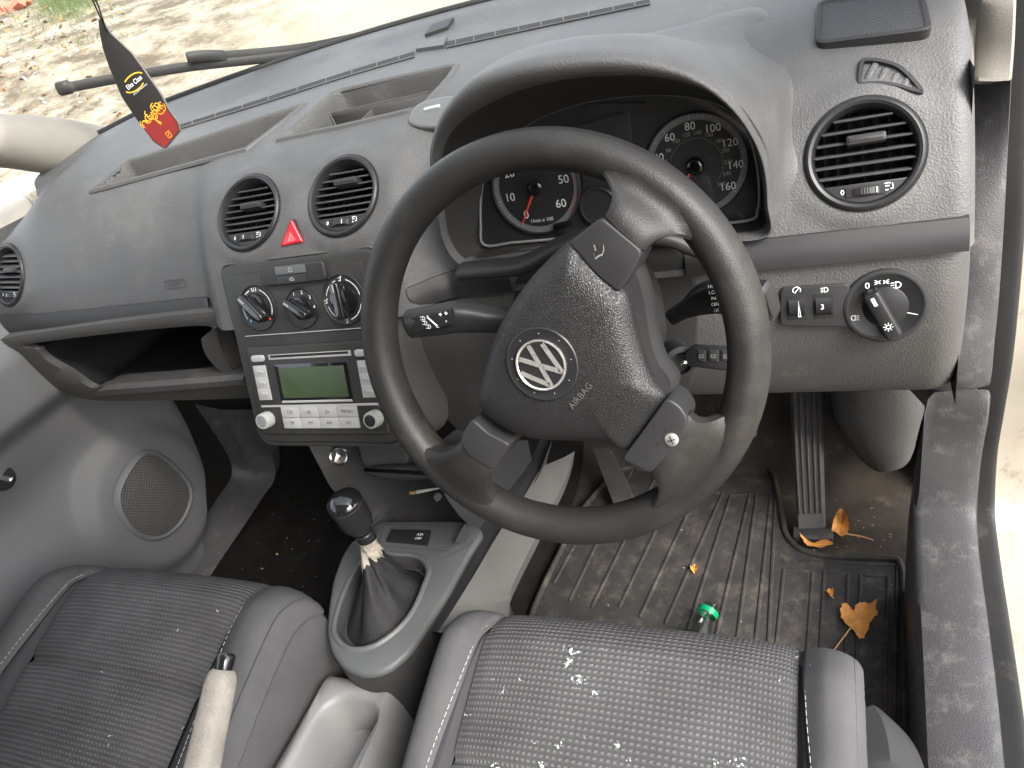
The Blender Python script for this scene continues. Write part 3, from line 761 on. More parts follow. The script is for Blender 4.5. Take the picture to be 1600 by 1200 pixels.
# dimmer / headlight level panel
h, nn = hit(KB, 1268, 478); df = Fr(h+V((0, -.001, 0)), V((0, -.99, .12)))
g = MB(); P = rp(df.uvs([(1219,508),(1219,448),(1328,442),(1328,510)]), .006); g.plate(df, P, -.004, .0025, .0012)
dp = part('dimmer_panel', g, 'smooth', dash)
for cx, cy, lab in ((1245, 479, 0), (1287, 477, 1)):
    a = df.uv(cx, cy); f2 = df.off(a[0], a[1], .0025); g = MB()
    g.box(f2, .0185, .025, -.001, .0003, .0002, m=1)
    n = 30; RW = []
    for x in (-.0068, -.0064, .0064, .0068):
        RW.append([f2.p(x, .0105*math.cos(t), -.004+.0075*math.sin(t)*(1+.04*(j % 2))) for j, t in enumerate([PI*i/n for i in range(n+1)])])
    g.rings(RW, 0, closed=False)
    if lab: g.text(f2, '3', .0075, -.001, .001, .0042, 2)
    else: g.line(f2, [(.002, .008), (.0035, -.008), (.0015, -.008)], .0007, .0042, 2, closed=True)
    part('roller', g, ['black', 'void', 'white'], dp)
g = MB(); f2 = df.off(*df.uv(1245, 452), .0025); g.line(f2, [(.0035*math.cos(t), .0035*math.sin(t)) for t in [-.5+4.2*i/12 for i in range(13)]], .0007); g.line(f2, [(-.002, -.003), (.0025, .003)], .0007)
part('dimmer_symbol', g, 'white', dp); g = MB(); lamp(g, df.off(*df.uv(1288, 451), .0025), .0028, beams=3); part('headlamp_symbol', g, 'white', dp)

# glove shelf (open cubby on passenger side)
GF = Fr((-.76, .668, .60), V((0, -.985, -.17)))
out = [(9,528),(334,487),(338,515),(348,552),(372,590),(400,612),(384,622),(160,626),(100,612),(60,598),(36,575),(22,550)]
inn = [(60,536),(308,510),(313,532),(320,553),(336,572),(354,584),(330,590),(178,597),(150,604),(110,578),(78,560),(64,545)]
NG = 96
O3 = crc([GF.hit(*p) for p in out], NG); I3 = crc([GF.hit(*p) for p in inn], NG)
g = MB()
back = [p+V((0, .20, .0)) for p in I3]; cI = sum(back, V())/NG
g.rings([[p+V((0, .03, 0)) for p in O3], O3, [lerp(o, i, .5)+V((0, -.004, 0)) for o, i in zip(O3, I3)], [lerp(o, i, .9)+V((0, -.002, 0)) for o, i in zip(O3, I3)], [i+V((0, .006, 0)) for i in I3]])
gs = part('glove_shelf', g, 'dashlow', dash)
g = MB(); g.rings([[i+V((0, .006, 0)) for i in I3], [i+V((0, .06, -.004)) for i in I3], [cI+(b-cI)*.92 for b in back]], c1=True)
part('cavity', g, 'black', gs)  # inner walls coloured black to deepen the shade inside the shelf
g = MB(); A = [(158,606),(176,600),(260,594),(368,585),(382,584)]; Bq = [(150,620),(170,618),(260,612),(370,603),(386,601)]
PA = crs([GF.hit(*p, .012) for p in A], 30); PB = crs([GF.hit(*p, .015) for p in Bq], 30)
g.rings([[p+V((0, .03, -.002)) for p in PA], PA, [lerp(a, b, .35)+V((0, -.006, .001)) for a, b in zip(PA, PB)], [lerp(a, b, .8)+V((0, -.005, 0)) for a, b in zip(PA, PB)], PB, [p+V((0, .02, -.012)) for p in PB], [p+V((0, .12, -.014)) for p in PB]], closed=False)
part('shelf_lip', g, 'dashlow', gs)

# ================================================================== instrument cluster
CL = Fr((.03, .728, .755), V((0, -.985, .17)))
g = MB(); P = crc(CL.uvs(HG), 80); g.flat(CL, offs(ccw(P), .012), 0)
ic = part('instrument_cluster', g, 'cluster', dash)
tc_ = CL.uv(838, 292); sc_ = CL.uv(1088, 258)
rt = .5*math.hypot(*(V(CL.uv(906, 285))-V(CL.uv(772, 298)))); rs = .5*math.hypot(*(V(CL.uv(1170, 250))-V(CL.uv(1010, 268))))
def dial(c, R, ticks, a0, a1, nums, nsize, needle, redfrom=None):
    f = CL.off(c[0], c[1], .0008); g = MB()
    g.lathe(f, [(R*1.02, 0), (R*1.02, .004), (R, .005), (R*.985, .004), (R*.985, .001)], 64, 0)
    g.ringflat(f, R*.86, R*.985, .0012, 1, n=64)
    for i in range(ticks+1):
        a = lerp(a0, a1, i/ticks); big = i % 5 == 0
        r0_, r1_ = R*(.885 if big else .9), R*.965
        m = 2 if not (redfrom and i >= redfrom) else 3
        g.line(f, [(r0_*math.cos(a), r0_*math.sin(a)), (r1_*math.cos(a), r1_*math.sin(a))], .0013 if big else .0006, .0016, m)
    di = part('dial', g, ['clusterhi', 'dimgrey', 'grey', 'redmark'], ic)
    g = MB()
    for t, a, rr, s, m in nums: g.text(f, t, s, R*rr*math.cos(a), R*rr*math.sin(a), .0014, m)
    part('dial_numbers', g, ['white', 'grey'], di)
    g = MB(); q = f.off(0, 0, .004, needle)
    g.plate(q, [(-R*.1, -.0013), (R*.86, -.0005), (R*.86, .0005), (-R*.1, .0013)], 0, .0012, .0003)
    part('needle', g, 'needle', di)
    g = MB(); g.lathe(f, [(.0085, .002), (.0085, .0065), (.007, .008), (.0045, .0085), (.0045, .0075), (.0001, .0075)], 32); part('needle_hub', g, 'gloss', di)
    return f
D = math.radians
nm = [(str(i*10) if i else '0', D(239-46.5*i), .66, .0125, 0) for i in range(7)]
f = dial(tc_, rt, 60, D(239), D(-40), nm, .012, D(239), 50)
g = MB(); g.text(f, '1/min x 100', .0056, 0, -rt*.72, .0014); part('dial_text', g, 'white', ic)
ns = [(str(v), D(227-1.675*v+0), .755, .0105, 0) for v in range(20, 161, 20)]
ns += [(str(k), D(227-1.675*k*.6214), .62, .0052, 1) for k in range(20, 261, 20)]
f = dial(sc_, rs, 80, D(227), D(-41), ns, .011, D(227))
g = MB()
for k in range(0, 53):
    a = D(227-1.675*k*5*.6214); g.ringflat(f, rs*.51, rs*.525, .0014, 0, a-.012, a+.012, 1)
part('dial_text', g, 'grey', ic)
for P in ([(905,262),(918,185),(985,170),(990,235),(990,262)], [(915,262),(935,290),(985,285),(985,262)]):
    g = MB(); Q = CL.uvs([(912,290),(905,195),(985,172),(992,283)]) if len(P) == 5 else CL.uvs([(915,180),(918,160),(1010,160),(990,172)])
    g.plate(CL, Q, .0005, .003, .0008); part('display', g, 'clusterhi', ic)
g = MB(); f = CL.off(*CL.uv(937, 322), .0008); g.lathe(f, [(.021, 0), (.021, .004), (.019, .005), (.0185, .001), (.0001, .001)], 40, 0); part('small_gauge', g, 'clusterhi', ic)
g = MB(); a = CL.hit(868, 354, .004); b = CL.hit(890, 349, .018); g.tube([a, b], .0035, 12); part('reset_pin', g, 'gloss', ic)
g = MB(); f = CL.off(0, 0, .016); P = crc([f.uv(*p) for p in HG], 80); g.flat(f, offs(ccw(P), .004), 0); part('lens', g, 'lens', ic)
g = MB(); LP_ = [f.p(x, y, -.0005) for x, y in offs(ccw(P), .001)]; g.tube(LP_, .0016, 6, closed=True); part('lens_edge', g, 'dimgrey', ic)
# lower trim bar of the cluster
g = MB(); path = [at(x, y, Y=.655-.02*k) for x, y, k in ((722,424,0),(760,420,.3),(806,416,.6),(838,405,.8),(872,386,1),(920,371,1.2),(985,364,1.3),(1045,369,1.2),(1080,382,1),(1100,388,.9),(1125,392,.7),(1140,396,.3),(1150,400,-.2))]
P = crs(path, 60); g.stube(P, [.012]*60, [.0075]*60, (0, 1, .2), 18)
part('cluster_trim', g, 'smooth', dash)

# ================================================================== centre panel: surround, climate controls, radio
def sym(P): return P+[(-x, y) for x, y in P[::-1]]
tl = PS.uv(346, 418); bl = PS.uv(409, 690)
hw, hb_ = abs(tl[0]), abs(bl[0])
g = MB(); OUT = rp([(-hb_, bl[1]), (hb_, bl[1]), (hw, tl[1]), (-hw, tl[1])], [.02, .02, .012, .012], 6)
g.plate(PS, OUT, -.05, .004, .003)
cp = part('centre_surround', g, ['panel'], dash)
g = MB(); SO = offs(ccw(OUT), .009); n = len(SO); q = ccw(OUT)
g.rings([[PS.p(x, y, -.09) for x, y in offs(q, .016)], [PS.p(x, y, -.02) for x, y in offs(q, .012)], [PS.p(x, y, -.004) for x, y in offs(q, .007)], [PS.p(x, y, .0005) for x, y in offs(q, .0025)], [PS.p(x, y, -.003) for x, y in offs(q, .0006)]])
part('surround_rim', g, 'dashlow', cp)
PF = Fr(PS.p(0, 0, .004), PS.n)
# climate panel
a = PF.uv(362, 430); b = PF.uv(381, 526)
g = MB(); P = rp([(-abs(b[0]), b[1]), (abs(b[0]), b[1]), (abs(a[0]), a[1]), (-abs(a[0]), a[1])], .005)
g.plate(PF, offs(ccw(P), .0007), -.001, .0003, .0002, 1); g.plate(PF, P, -.001, .0012, .0008)
hv = part('climate_panel', g, ['panel', 'void'], dash)
g = MB(); g.line(PF, [(-abs(b[0])+.004, b[1]+.0005), (abs(b[0])-.004, b[1]+.0005)], .001, .0016); part('edge_highlight', g, 'grey', hv)
C1 = PF.off(0, 0, .0012)
bc = C1.uv(466, 427); l = C1.uv(418, 434); half = abs(l[0]-bc[0]); bx = bc[0]*.3
g = MB(); g.plate(C1, rp(rect(half*2, .023, 0, bx, bc[1]), .006), 0, .006, .0025); bb = part('button_bar', g, 'smooth', hv)
for dy, m in ((.0055, 'console'), (-.0055, 'smooth')):
    g = MB(); g.box(C1.off(bx-.001, bc[1]+dy, 0), .044, .0098, .004, .0078, .0006)
    f = C1.off(bx, bc[1]+dy, .0078)
    if dy > 0: g.line(f, [(-.0025, -.002), (-.002, .002), (.002, .002), (.0025, -.002)], .0006, .0003, 1, closed=True)
    else: g.line(f, [(-.003, -.001), (-.0025, .001), (-.001, .0015), (.001, .0018), (.002, .0005), (.003, 0), (.003, -.0015)], .0009, .0003, 1, closed=True)
    part('button', g, [m, 'grey'], bb)
def climknob(c, R, ang, big, marks):
    f = C1.off(c[0], c[1]); g = MB()
    g.lathe(f, [(R+.0012, -.001), (R+.0012, .0012), (R, .002), (R-.0015, .001), (R-.002, .0006), (.0001, .0006)], 48, 0)
    kn = part('rotary_knob', g, ['black'], hv)
    g = MB(); rk = R*.62
    g.lathe(f, [(rk, .0005), (rk*.98, .003), (rk*.9, .0036), (.0001, .0036)], 40, 0)
    q = f.off(0, 0, 0, ang); g.plate(q, rp(rect(R*1.5, R*.42), R*.19), .003, .016, .0022)
    g.line(q, [(R*.35, 0), (R*.68, 0)], .0018, .0163, 1)
    part('grip', g, ['gloss', 'silver'], kn)
    g = MB(); marks(g, f, R); part('marking', g, ['white', 'blue', 'redmark'], kn)
cm = C1.uv(475, 481); clf = C1.uv(408, 481); crt = C1.uv(543, 467)
xk = (abs(clf[0])+abs(crt[0]))/2; yk = (clf[1]+crt[1])/2
Rk = .5*abs(C1.uv(408, 446)[1]-C1.uv(410, 517)[1])
def arc(g, f, r, a0, a1, w=.0008, m=0): g.ringflat(f, r-w/2, r+w/2, .0012, m, a0, a1, 20)
def mk1(g, f, R):
    arc(g, f, R*.82, D(215), D(110)); arc(g, f, R*.82, D(70), D(-25))
    for a in (82, 90, 98): g.line(f, [(R*.72*math.cos(D(a)), R*.72*math.sin(D(a))), (R*.9*math.cos(D(a)), R*.9*math.sin(D(a)))], .0008, .0012)
    g.flat(f, circ(.0018, 12, R*.75*math.cos(D(228)), R*.75*math.sin(D(228))), .0014, 1); g.flat(f, circ(.0016, 12, R*.8*math.cos(D(-42)), R*.8*math.sin(D(-42))), .0014, 2)
def mk2(g, f, R):
    for i, t in enumerate('1234'): g.text(f, t, .006, R*.8*math.cos(D(115-38*i)), R*.8*math.sin(D(115-38*i)), .0012)
    q = f.off(R*.8*math.cos(D(150)), R*.8*math.sin(D(150)))
    for k in range(4): g.flat(q.off(0, 0, 0, k*PI/2), [(0, 0), (.0028, .0004), (.0026, .0022), (.001, .0016)], .0012)
def mk3(g, f, R):
    for a0, a1 in ((165, 108), (72, 10), (-75, -15), (255, 195)): arc(g, f, R*.82, D(a0), D(a1))
    for a in (90, 180, 270):
        q = f.off(R*.84*math.cos(D(a)), R*.84*math.sin(D(a))); g.line(q, [(-.002, -.002), (.0005, -.002), (.0005, .0022), (.0025, .003)], .0008, .0012); g.line(q, [(-.003, .001), (-.001, .001)], .0007, .0012)
climknob((-xk, yk), Rk, D(132), 1, mk1); climknob((cm[0]*.5, cm[1]), Rk*.85, D(145), 0, mk2); climknob((xk, yk), Rk*1.05, D(93), 1, mk3)
# radio
a = PF.uv(386, 543); b = PF.uv(412, 678); xw = abs(a[0])
g = MB(); P = rp(rect(xw*2, a[1]-b[1], 0, 0, (a[1]+b[1])/2), .005)
g.plate(PF, offs(ccw(P), .0008), -.001, .0004, .0002, 1); g.plate(PF, P, -.001, .003, .0015)
rd = part('car_radio', g, ['panel', 'void'], dash)
R1 = PF.off(0, 0, .003)
def ysym(p, q): return (R1.uv(*p)[1]+R1.uv(*q)[1])/2
y = ysym((425, 561), (552, 548)); w = .5*(R1.uv(552, 550)[0]-R1.uv(424, 562)[0]); g = MB()
g.box(R1.off(0, y), w*2, .0065, -.0005, .0006, .0003); g.box(R1.off(0, y+.0008), w*1.9, .003, 0, .0008, .0001, m=1); part('disc_slot', g, ['silver', 'void'], rd)
ye = R1.uv(404, 560)[1]; xe = abs(R1.uv(404, 560)[0])
for s in (-1, 1):
    g = MB(); g.plate(R1.off(s*xe, ye), rp(rect(.0205, .0085), .004), -.001, .003, .0012); g.text(R1.off(s*xe, ye), 'MP3' if s < 0 else 'EJ', .0045, 0, 0, .0032, 1); part('button', g, ['silver', 'grey'], rd)
dT, dB = ysym((433, 577), (565, 567)), ysym((445, 625), (575, 617)); dw = abs(R1.uv(436, 577)[0])
g = MB(); cy = (dT+dB)/2; hh = dT-dB
g.plate(R1.off(0, cy), rect(dw*2+.012, hh+.010, .002), -.0005, .0012, .0006, 0)
ds = part('display', g, ['gloss'], rd)
g = MB(); g.flat(R1.off(0, cy+.0005), rect(dw*2, hh-.001), .0016, 0); part('screen', g, 'lcd', ds)
g = MB(); g.plate(R1.off(0, cy-hh/2-.004), rect(dw*2+.008, .003, .001), .0005, .0022, .0008); part('frame_edge', g, 'silver', ds)
xb = abs(R1.uv(411, 598)[0])
for k in range(3):
    yy = lerp(dT, dB, (k+.3)/2.7)+.001
    for s in (-1, 1):
        g = MB(); f = R1.off(s*xb, yy); g.box(f, .0195, hh/3+.0025, -.001, .002, .0005); g.plate(f, rp(rect(.011, .0045), .002), .0015, .0028, .0006); part('preset_button', g, 'silver', rd)
g = MB(); yl = dB-.0095; g.box(R1.off(0, yl), xb*2+.02, .0028, -.001, .0012, .0005); part('trim_line', g, 'silver', rd)
yr0, yr1 = ysym((443, 647), (577, 638)), ysym((450, 661), (580, 659))
xr = abs(R1.uv(442, 647)[0])
for row, (yy, labs) in enumerate(((yr0, ['CD', '<', '>', 'MENU']), (yr1, ['TP', 'FM', 'AM', 'AS']))):
    for k, t in enumerate(labs):
        ww = xr*2/4; f = R1.off(-xr+ww*(k+.5), yy); g = MB(); g.box(f, ww-.0006, abs(yr0-yr1)-.0006, -.001, .0026, .0006)
        if t == '<': g.line(f, [(.0025, .0022), (.0025, -.0022), (-.0025, 0)], .0006, .0028, 1, closed=True)
        elif t == '>': g.line(f, [(-.0025, .0022), (-.0025, -.0022), (.0025, 0)], .0006, .0028, 1, closed=True)
        else: g.text(f, t, .0062, 0, 0, .0028, 1)
        part('button', g, ['silver', 'smooth'], rd)
ka, kb = R1.uv(424, 656), R1.uv(592, 651); xk = (abs(ka[0])+abs(kb[0]))/2; yk = (ka[1]+kb[1])/2
for s in (-1, 1):
    f = R1.off(s*xk, yk); g = MB(); rr = .0104
    g.rings([[f.p(r*math.cos(2*PI*i/48)*(1+.025*(i % 2)*(0 < j < 3)), r*math.sin(2*PI*i/48)*(1+.025*(i % 2)*(0 < j < 3)), h) for i in range(48)] for j, (r, h) in enumerate([(rr, 0), (rr, .002), (rr*.97, .012), (rr*.9, .0135), (rr*.72, .0138)])], 0)
    g.lathe(f, [(rr*.72, .0138), (rr*.7, .013), (.0001, .0135)], 32, 1)
    part('dial_knob', g, ['silver', 'dimgrey' if s < 0 else 'black'], rd)

# phone pad on the dash top
fr = patch_on_dash([(640,195),(700,200),(712,158),(660,160)], .001)
g = MB(); P = crc(fr.uvs([(640,190),(652,201),(690,203),(722,196),(738,170),(722,155),(690,156),(655,168)]), 40)
g.plate(fr, P, -.004, .005, .003); o = solo('adhesive_pad', g, 'phonepad', 'round grey sticky pad on the dash top beside the instrument hood', 'phone pad')
g = MB(); f2 = fr.off(0, 0, .005); g.box(f2.off(.0, .002, 0, .2), .02, .004, -.001, .0025, .001, r=.0015); part('clip', g, 'grey', o)

# ================================================================== STEERING WHEEL
TW = math.radians(17)
WN = V((0, -math.cos(TW), math.sin(TW)))
WC = CAM + V((-.2403, .5157, -.3242))
WF = Fr(WC, WN)
RR, RTB = .1722, .0180
wheel = thing('steering_wheel', WC, 'worn black three spoke steering wheel turned to one side', 'steering wheel')
g = MB(); n, m_ = 160, 24
def rimp(u, v):
    a = 2*PI*u; b = 2*PI*v; w = 1+.02*math.sin(a*9+1)*0
    r = RR+RTB*math.cos(b)*.95; h = RTB*1.08*math.sin(b)
    return WF.p(r*math.cos(a), r*math.sin(a), h)
vs = [[rimp(i/n, j/m_) for i in range(n)] for j in range(m_)]; vs.append(vs[0]); g.rings(vs)
part('rim', g, 'wheel', wheel)
HH = .05
HF = Fr(WF.p(0, 0, HH), WN)
PAD = [(889,379),(903,396),(935,430),(966,458),(977,480),(985,520),(998,565),(1012,600),(1033,632),(1010,668),(990,695),(972,716),(955,708),(935,703),(880,700),(830,697),(795,688),(765,672),(742,652),(735,635),(742,600),(756,548),(780,496),(819,439),(855,402),(874,383)]
P = ccw(crc(HF.uvs(PAD), 160)); cx, cy = HF.uv(868, 560)
def padring(k, h): return [HF.p(cx+(x-cx)*k, cy+(y-cy)*k, h) for x, y in P]
def dome(k): return -.014*k*k-.03*max(0, k-.86)**1.5*3
g = MB()
R = [padring(1.0, -.04), padring(1.0, -.0175)]
Qi = P
rm = sum(math.hypot(x-cx, y-cy) for x, y in Qi)/len(Qi)
for k in (.992, .975, .95, .915, .87, .81, .73, .64, .53, .41, .27, .13, .01):
    row = []
    for x, y in Qi:
        a = math.atan2(y-cy, x-cx); t = sm((1-k)/.75); px_, py_ = lerp(x-cx, rm*math.cos(a), t), lerp(y-cy, rm*math.sin(a), t)
        row.append(HF.p(cx+px_*k, cy+py_*k, -.012*k**10-.004*k*k))
    R.append(row)
R.reverse(); g.rings(R)
padbvh = g.bvh()
part('airbag_cover', g, 'pad', wheel, sharp=70)
# back shell
g = MB()
SH = ccw(crc(HF.uvs([(875,380),(905,375),(950,395),(985,430),(1000,480),(1010,540),(1022,580),(1045,625),(1000,690),(960,712),(880,702),(795,690),(745,655),(737,620),(755,550),(790,470),(840,410)]), 100))
R = [[WF.p(x*k, y*k, h) for x, y in SH] for k, h in ((.97, HH-.026), (1.0, HH-.035), (1.0, .0), (.92, -.015), (.6, -.03))]
g.rings(R, c0=True, c1=True); part('hub_shell', g, 'smooth', wheel)
# spokes: (trim outline px, rim angle deg, spread)
TR = [[(890,378),(941,338),(974,365),(1006,392),(990,425),(968,457),(930,425)], [(1043,619),(1064,632),(1077,653),(1069,680),(1045,708),(1017,738),(972,716),(1010,665)], [(740,652),(725,675),(721,691),(734,711),(771,733),(786,714),(799,692),(765,675)]]
EDGE = [((943,336),(1008,394)), ((1077,648),(1014,740)), ((724,684),(772,735))]
RIMA = [((925,232),(1135,378)), ((1175,630),(1005,815)), ((650,675),(795,812))]
for tr, ed, ra in zip(TR, EDGE, RIMA):
    g = MB(); P = ccw(rp([q for i, q in enumerate(HF.uvs(tr, -.012))], .005)); f = Fr(HF.p(0, 0, -.012), WN)
    g.plate(f, P, -.035, .0035, .002); t = part('spoke_trim', g, 'smooth', wheel)
    e0, e1 = [V(f.uv(*p)) for p in ed]; q0, q1 = [V(WF.uv(*p)) for p in ra]
    a0, a1 = math.atan2(q0.y, q0.x), math.atan2(q1.y, q1.x)
    if abs(a1-a0) > PI: a1 += 2*PI*(1 if a1 < a0 else -1)
    g = MB(); N = 22; S = []
    for j in range(N+1):
        v = j/N   # 0 rim 1 trim
        row = []
        A0 = V((RR*math.cos(a0), RR*math.sin(a0))); A1 = V((RR*math.cos(a1), RR*math.sin(a1)))
        am = (a0+a1)/2
        ins = lerp(0, 1, v)
        # hermite-like edges: leave along rim tangent then run to the trim corner
        def edge(A, a, e, sgn):
            tan = V((-math.sin(a), math.cos(a)))*sgn
            rad = V((-math.cos(a), -math.sin(a)))
            L = (e-A).length
            B1 = A+tan*L*.38+rad*.016; em = (e0+e1)/2; out = (V((math.cos(am), math.sin(am)))*RR-em).normalized()
            B2 = e+out*L*.45
            return A*(1-v)**3+B1*3*v*(1-v)**2+B2*3*v*v*(1-v)+e*v**3
        E0 = edge(A0, a0, e0, 1 if a1 > a0 else -1); E1 = edge(A1, a1, e1, -1 if a1 > a0 else 1)
        h = lerp(0, HH-.021, sm(v)); th = lerp(RTB*1.09, .0115, sm(v*1.15))
        M_ = 18
        for i in range(M_):
            c, s = math.cos(2*PI*i/M_), math.sin(2*PI*i/M_)
            k = .5+.5*math.copysign(abs(c)**.7, c); p = E0.lerp(E1, k); aa = lerp(a0, a1, k); p = p+(V((RR*math.cos(aa), RR*math.sin(aa)))-A0.lerp(A1, k))*(1-v)**2; row.append(WF.p(p.x, p.y, h+th*math.copysign(abs(s)**.5, s)))
        S.append(row)
    g.rings(S, c0=True, c1=True); part('spoke', g, 'wheel', wheel)
    if tr is TR[1]:
        s = f.uv(1051, 684); g = MB(); q = f.off(s[0], s[1], .0035); g.lathe(q, [(.0056, 0), (.0055, .0012), (.004, .002), (.0001, .0022)], 24)
        for a in (.3, .3+PI/2): g.line(q.off(0, 0, 0, a), [(-.0035, 0), (.0035, 0)], .0009, .0023, 1)
        part('screw', g, ['screw', 'black'], t)
        g = MB()
        for px in ((1022,664),(1040,668),(1029,692),(1010,712)):
            s = f.uv(*px); q = f.off(s[0], s[1], .0036, rnd.random()*3); g.flat(q, [(-.003, -.0008), (0, .0012), (.003, .0004), (.0005, -.0012)], 0)
        part('gouge', g, 'void', t)
    if tr is TR[0]:
        s = f.uv(938, 391); q = f.off(s[0], s[1], .0036, .8); g = MB(); g.flat(q.off(-.0005, .0004, .0002), [(-.0068, -.0022), (-.0034, .0022), (-.001, .0024), (.0016, .006), (.0036, .0006), (.0068, -.0004), (.0036, -.0034), (-.0004, -.0046), (-.003, -.003)], 0, 0)
        part('torn_edge', g, 'grip', t); g = MB()
        g.flat(q, [(-.006, -.001), (-.003, .003), (-.0005, .0018), (.002, .0055), (.003, .001), (.0065, .0005), (.003, -.0022), (.0, -.0035), (-.002, -.0018)], .0005); part('torn_hole', g, 'void', t)
# badge
h, nn = hit(padbvh, 847, 569)
ROTW = math.radians(47)
bf = Fr(h+WN*.0005, WN).off(0, 0, 0, ROTW)
g = MB(); rb = .0305
g.lathe(bf, [(rb+.001, -.004), (rb+.001, .0006), (rb, .0014), (rb*.96, .001), (rb*.74, .0004), (rb*.73, .002), (rb*.70, .003), (.0001, .003)], 64)
for i in range(9):
    a = i*2*PI/9; g.lathe(bf.off(rb*.86*math.cos(a), rb*.86*math.sin(a), .0006), [(.0006, 0), (.0001, .0008)], 8, 1)
bd = part('badge', g, ['black', 'silver'], wheel)
g = MB(); r = rb*.72; f = bf.off(0, 0, .003)
g.lathe(f, [(r, -.001), (r*.985, .001), (r*.94, .0012), (r*.9, .0002)], 56)
lw = r*.19
def stroke(P, clipr=.80):
    g.line(f, [(x*r*.93, y*r*.93) for x, y in P], lw, .0009)
stroke([(-.36, .86), (-.06, .14), (.06, .14), (.36, .86)])
stroke([(-.80, .46), (-.41, -.78), (-.36, -.78), (-.04, -.08), (.04, -.08), (.36, -.78), (.41, -.78), (.80, .46)])
part('emblem', g, 'alu', bd)
# embossed word
h, nn = hit(padbvh, 908, 618); f = Fr(h+WN*.0012, nn, WF.v).off(0, 0, 0, math.radians(45))
g = MB()
ln = (hit(padbvh, 926, 599)[0]-hit(padbvh, 891, 636)[0]).length
g.text(f, 'AIRBAG', ln/3.6, 0, 0, .0003); part('embossed_lettering', g, 'emboss', wheel)

# ================================================================== STEERING COLUMN
colm = thing('steering_column', (0, .60, .62), 'dark plastic steering column shroud with stalks behind the wheel', 'steering column')
g = MB(); ax = -WN
path = [WC+ax*t+V((.012, 0, -.002)) for t in (.028, .036, .08, .14, .19)]
g.stube(path, [.052, .056, .058, .06, .062], [.054, .058, .062, .064, .066], (1, 0, 0), 32, pw=3)
part('shroud', g, 'smooth', colm)
g = MB(); q = Fr(at(965, 500, Y=.668), V((0, -1, .1))); P = rp(q.uvs([(806,424),(860,392),(950,372),(1040,378),(1078,402),(1092,470),(1088,560),(1078,612),(1000,640),(860,620),(800,520)]), .02)
g.plate(q, P, -.02, .003, .002); part('column_gap_shade', g, 'void', colm)  # black plate stands in for the shaded opening around the column
g = MB(); S_ = V((0, -.25, .97))
path = [at(820, 500, Y=.60), at(785, 500, Y=.575), at(745, 497, Y=.563), at(715, 495, Y=.556), at(690, 499, Y=.552), at(640, 506, Y=.545)]
P = crs(path, 24); w = [cr([(.009,), (.011,), (.0135,), (.0155,), (.0155,), (.0135,)], 5*i/23)[0] for i in range(24)]
g.stube(P, w, [.011]*24, S_, 24, pw=3.4); sl = part('indicator_stalk', g, 'smooth', colm)
sf = Fr(at(675, 502, Y=.536), V((0, -.97, .25)), V((.06, 0, 1)))
def icpts(f, p): return f.uv(*p)
g = MB(); P = rp(sf.uvs([(642,496),(704,484),(708,506),(645,520)]), .0015); sf0 = sf
g.plate(sf, P, -.006, .0006, .0004, 1)
for px, s in (((661,497),.0022), ((664,504),.0022), ((670,510),.0022)): lamp(g, sf.off(*sf.uv(*px)), s, .0008, beams=2)
g.line(sf, [sf.uv(668, 495), sf.uv(684, 509)], .0016, .0008)
for px, d in (((669,495),-1), ((684,509),1)):
    c = sf.uv(*px); g.flat(sf, [(c[0]-.002, c[1]-.001*d), (c[0]+.002, c[1]-.001*d), (c[0], c[1]+.0016*-d)], .0009)
for px, d in (((689,491),-1), ((697,489),1)):
    c = sf.uv(*px); g.line(sf, [(c[0], c[1]+.0014), (c[0]+d*.0018, c[1]), (c[0], c[1]-.0014)], .0005, .0008, closed=True); g.line(sf, [(c[0], c[1]), (c[0]-d*.0012, c[1])], .001, .0008)
g.text(sf, 'P', .003, *sf.uv(698, 502), .0008)
part('marking', g, ['white', 'black'], sl)
g = MB()
path = [at(1055, 492, Y=.61), at(1075, 480, Y=.59), at(1100, 468, Y=.58), at(1125, 463, Y=.575), at(1165, 466, Y=.565), at(1204, 470, Y=.555)]
P = crs(path, 24); w = [cr([(.008,), (.0085,), (.014,), (.017,), (.0185,), (.0185,)], 5*i/23)[0] for i in range(24)]
g.stube(P, w, [.009]*24, S_, 24, pw=3.4); sr = part('wiper_stalk', g, 'black', colm)
g = MB(); f = Fr(at(1120, 465, Y=.562), V((0, -.97, .25)))
for k, t in enumerate(('HIGH', 'LOW', 'INT', 'OFF', '1X')): g.text(f, t, .0042, -.001, .0105-.0052*k, .003)
g.line(f, [(.0075, .012), (.0075, -.009)], .0009, .003); g.flat(f, [(.006, .011), (.009, .011), (.0075, .014)], .003)
part('marking', g, 'white', sr)
g = MB(); f = Fr(at(1062, 566, Y=.60), V((.5, -.85, .1))); g.lathe(f, [(.017, -.02), (.017, .002), (.012, .004), (.0115, -.002), (.0001, -.002)], 32); part('ignition_barrel', g, 'smooth', colm)
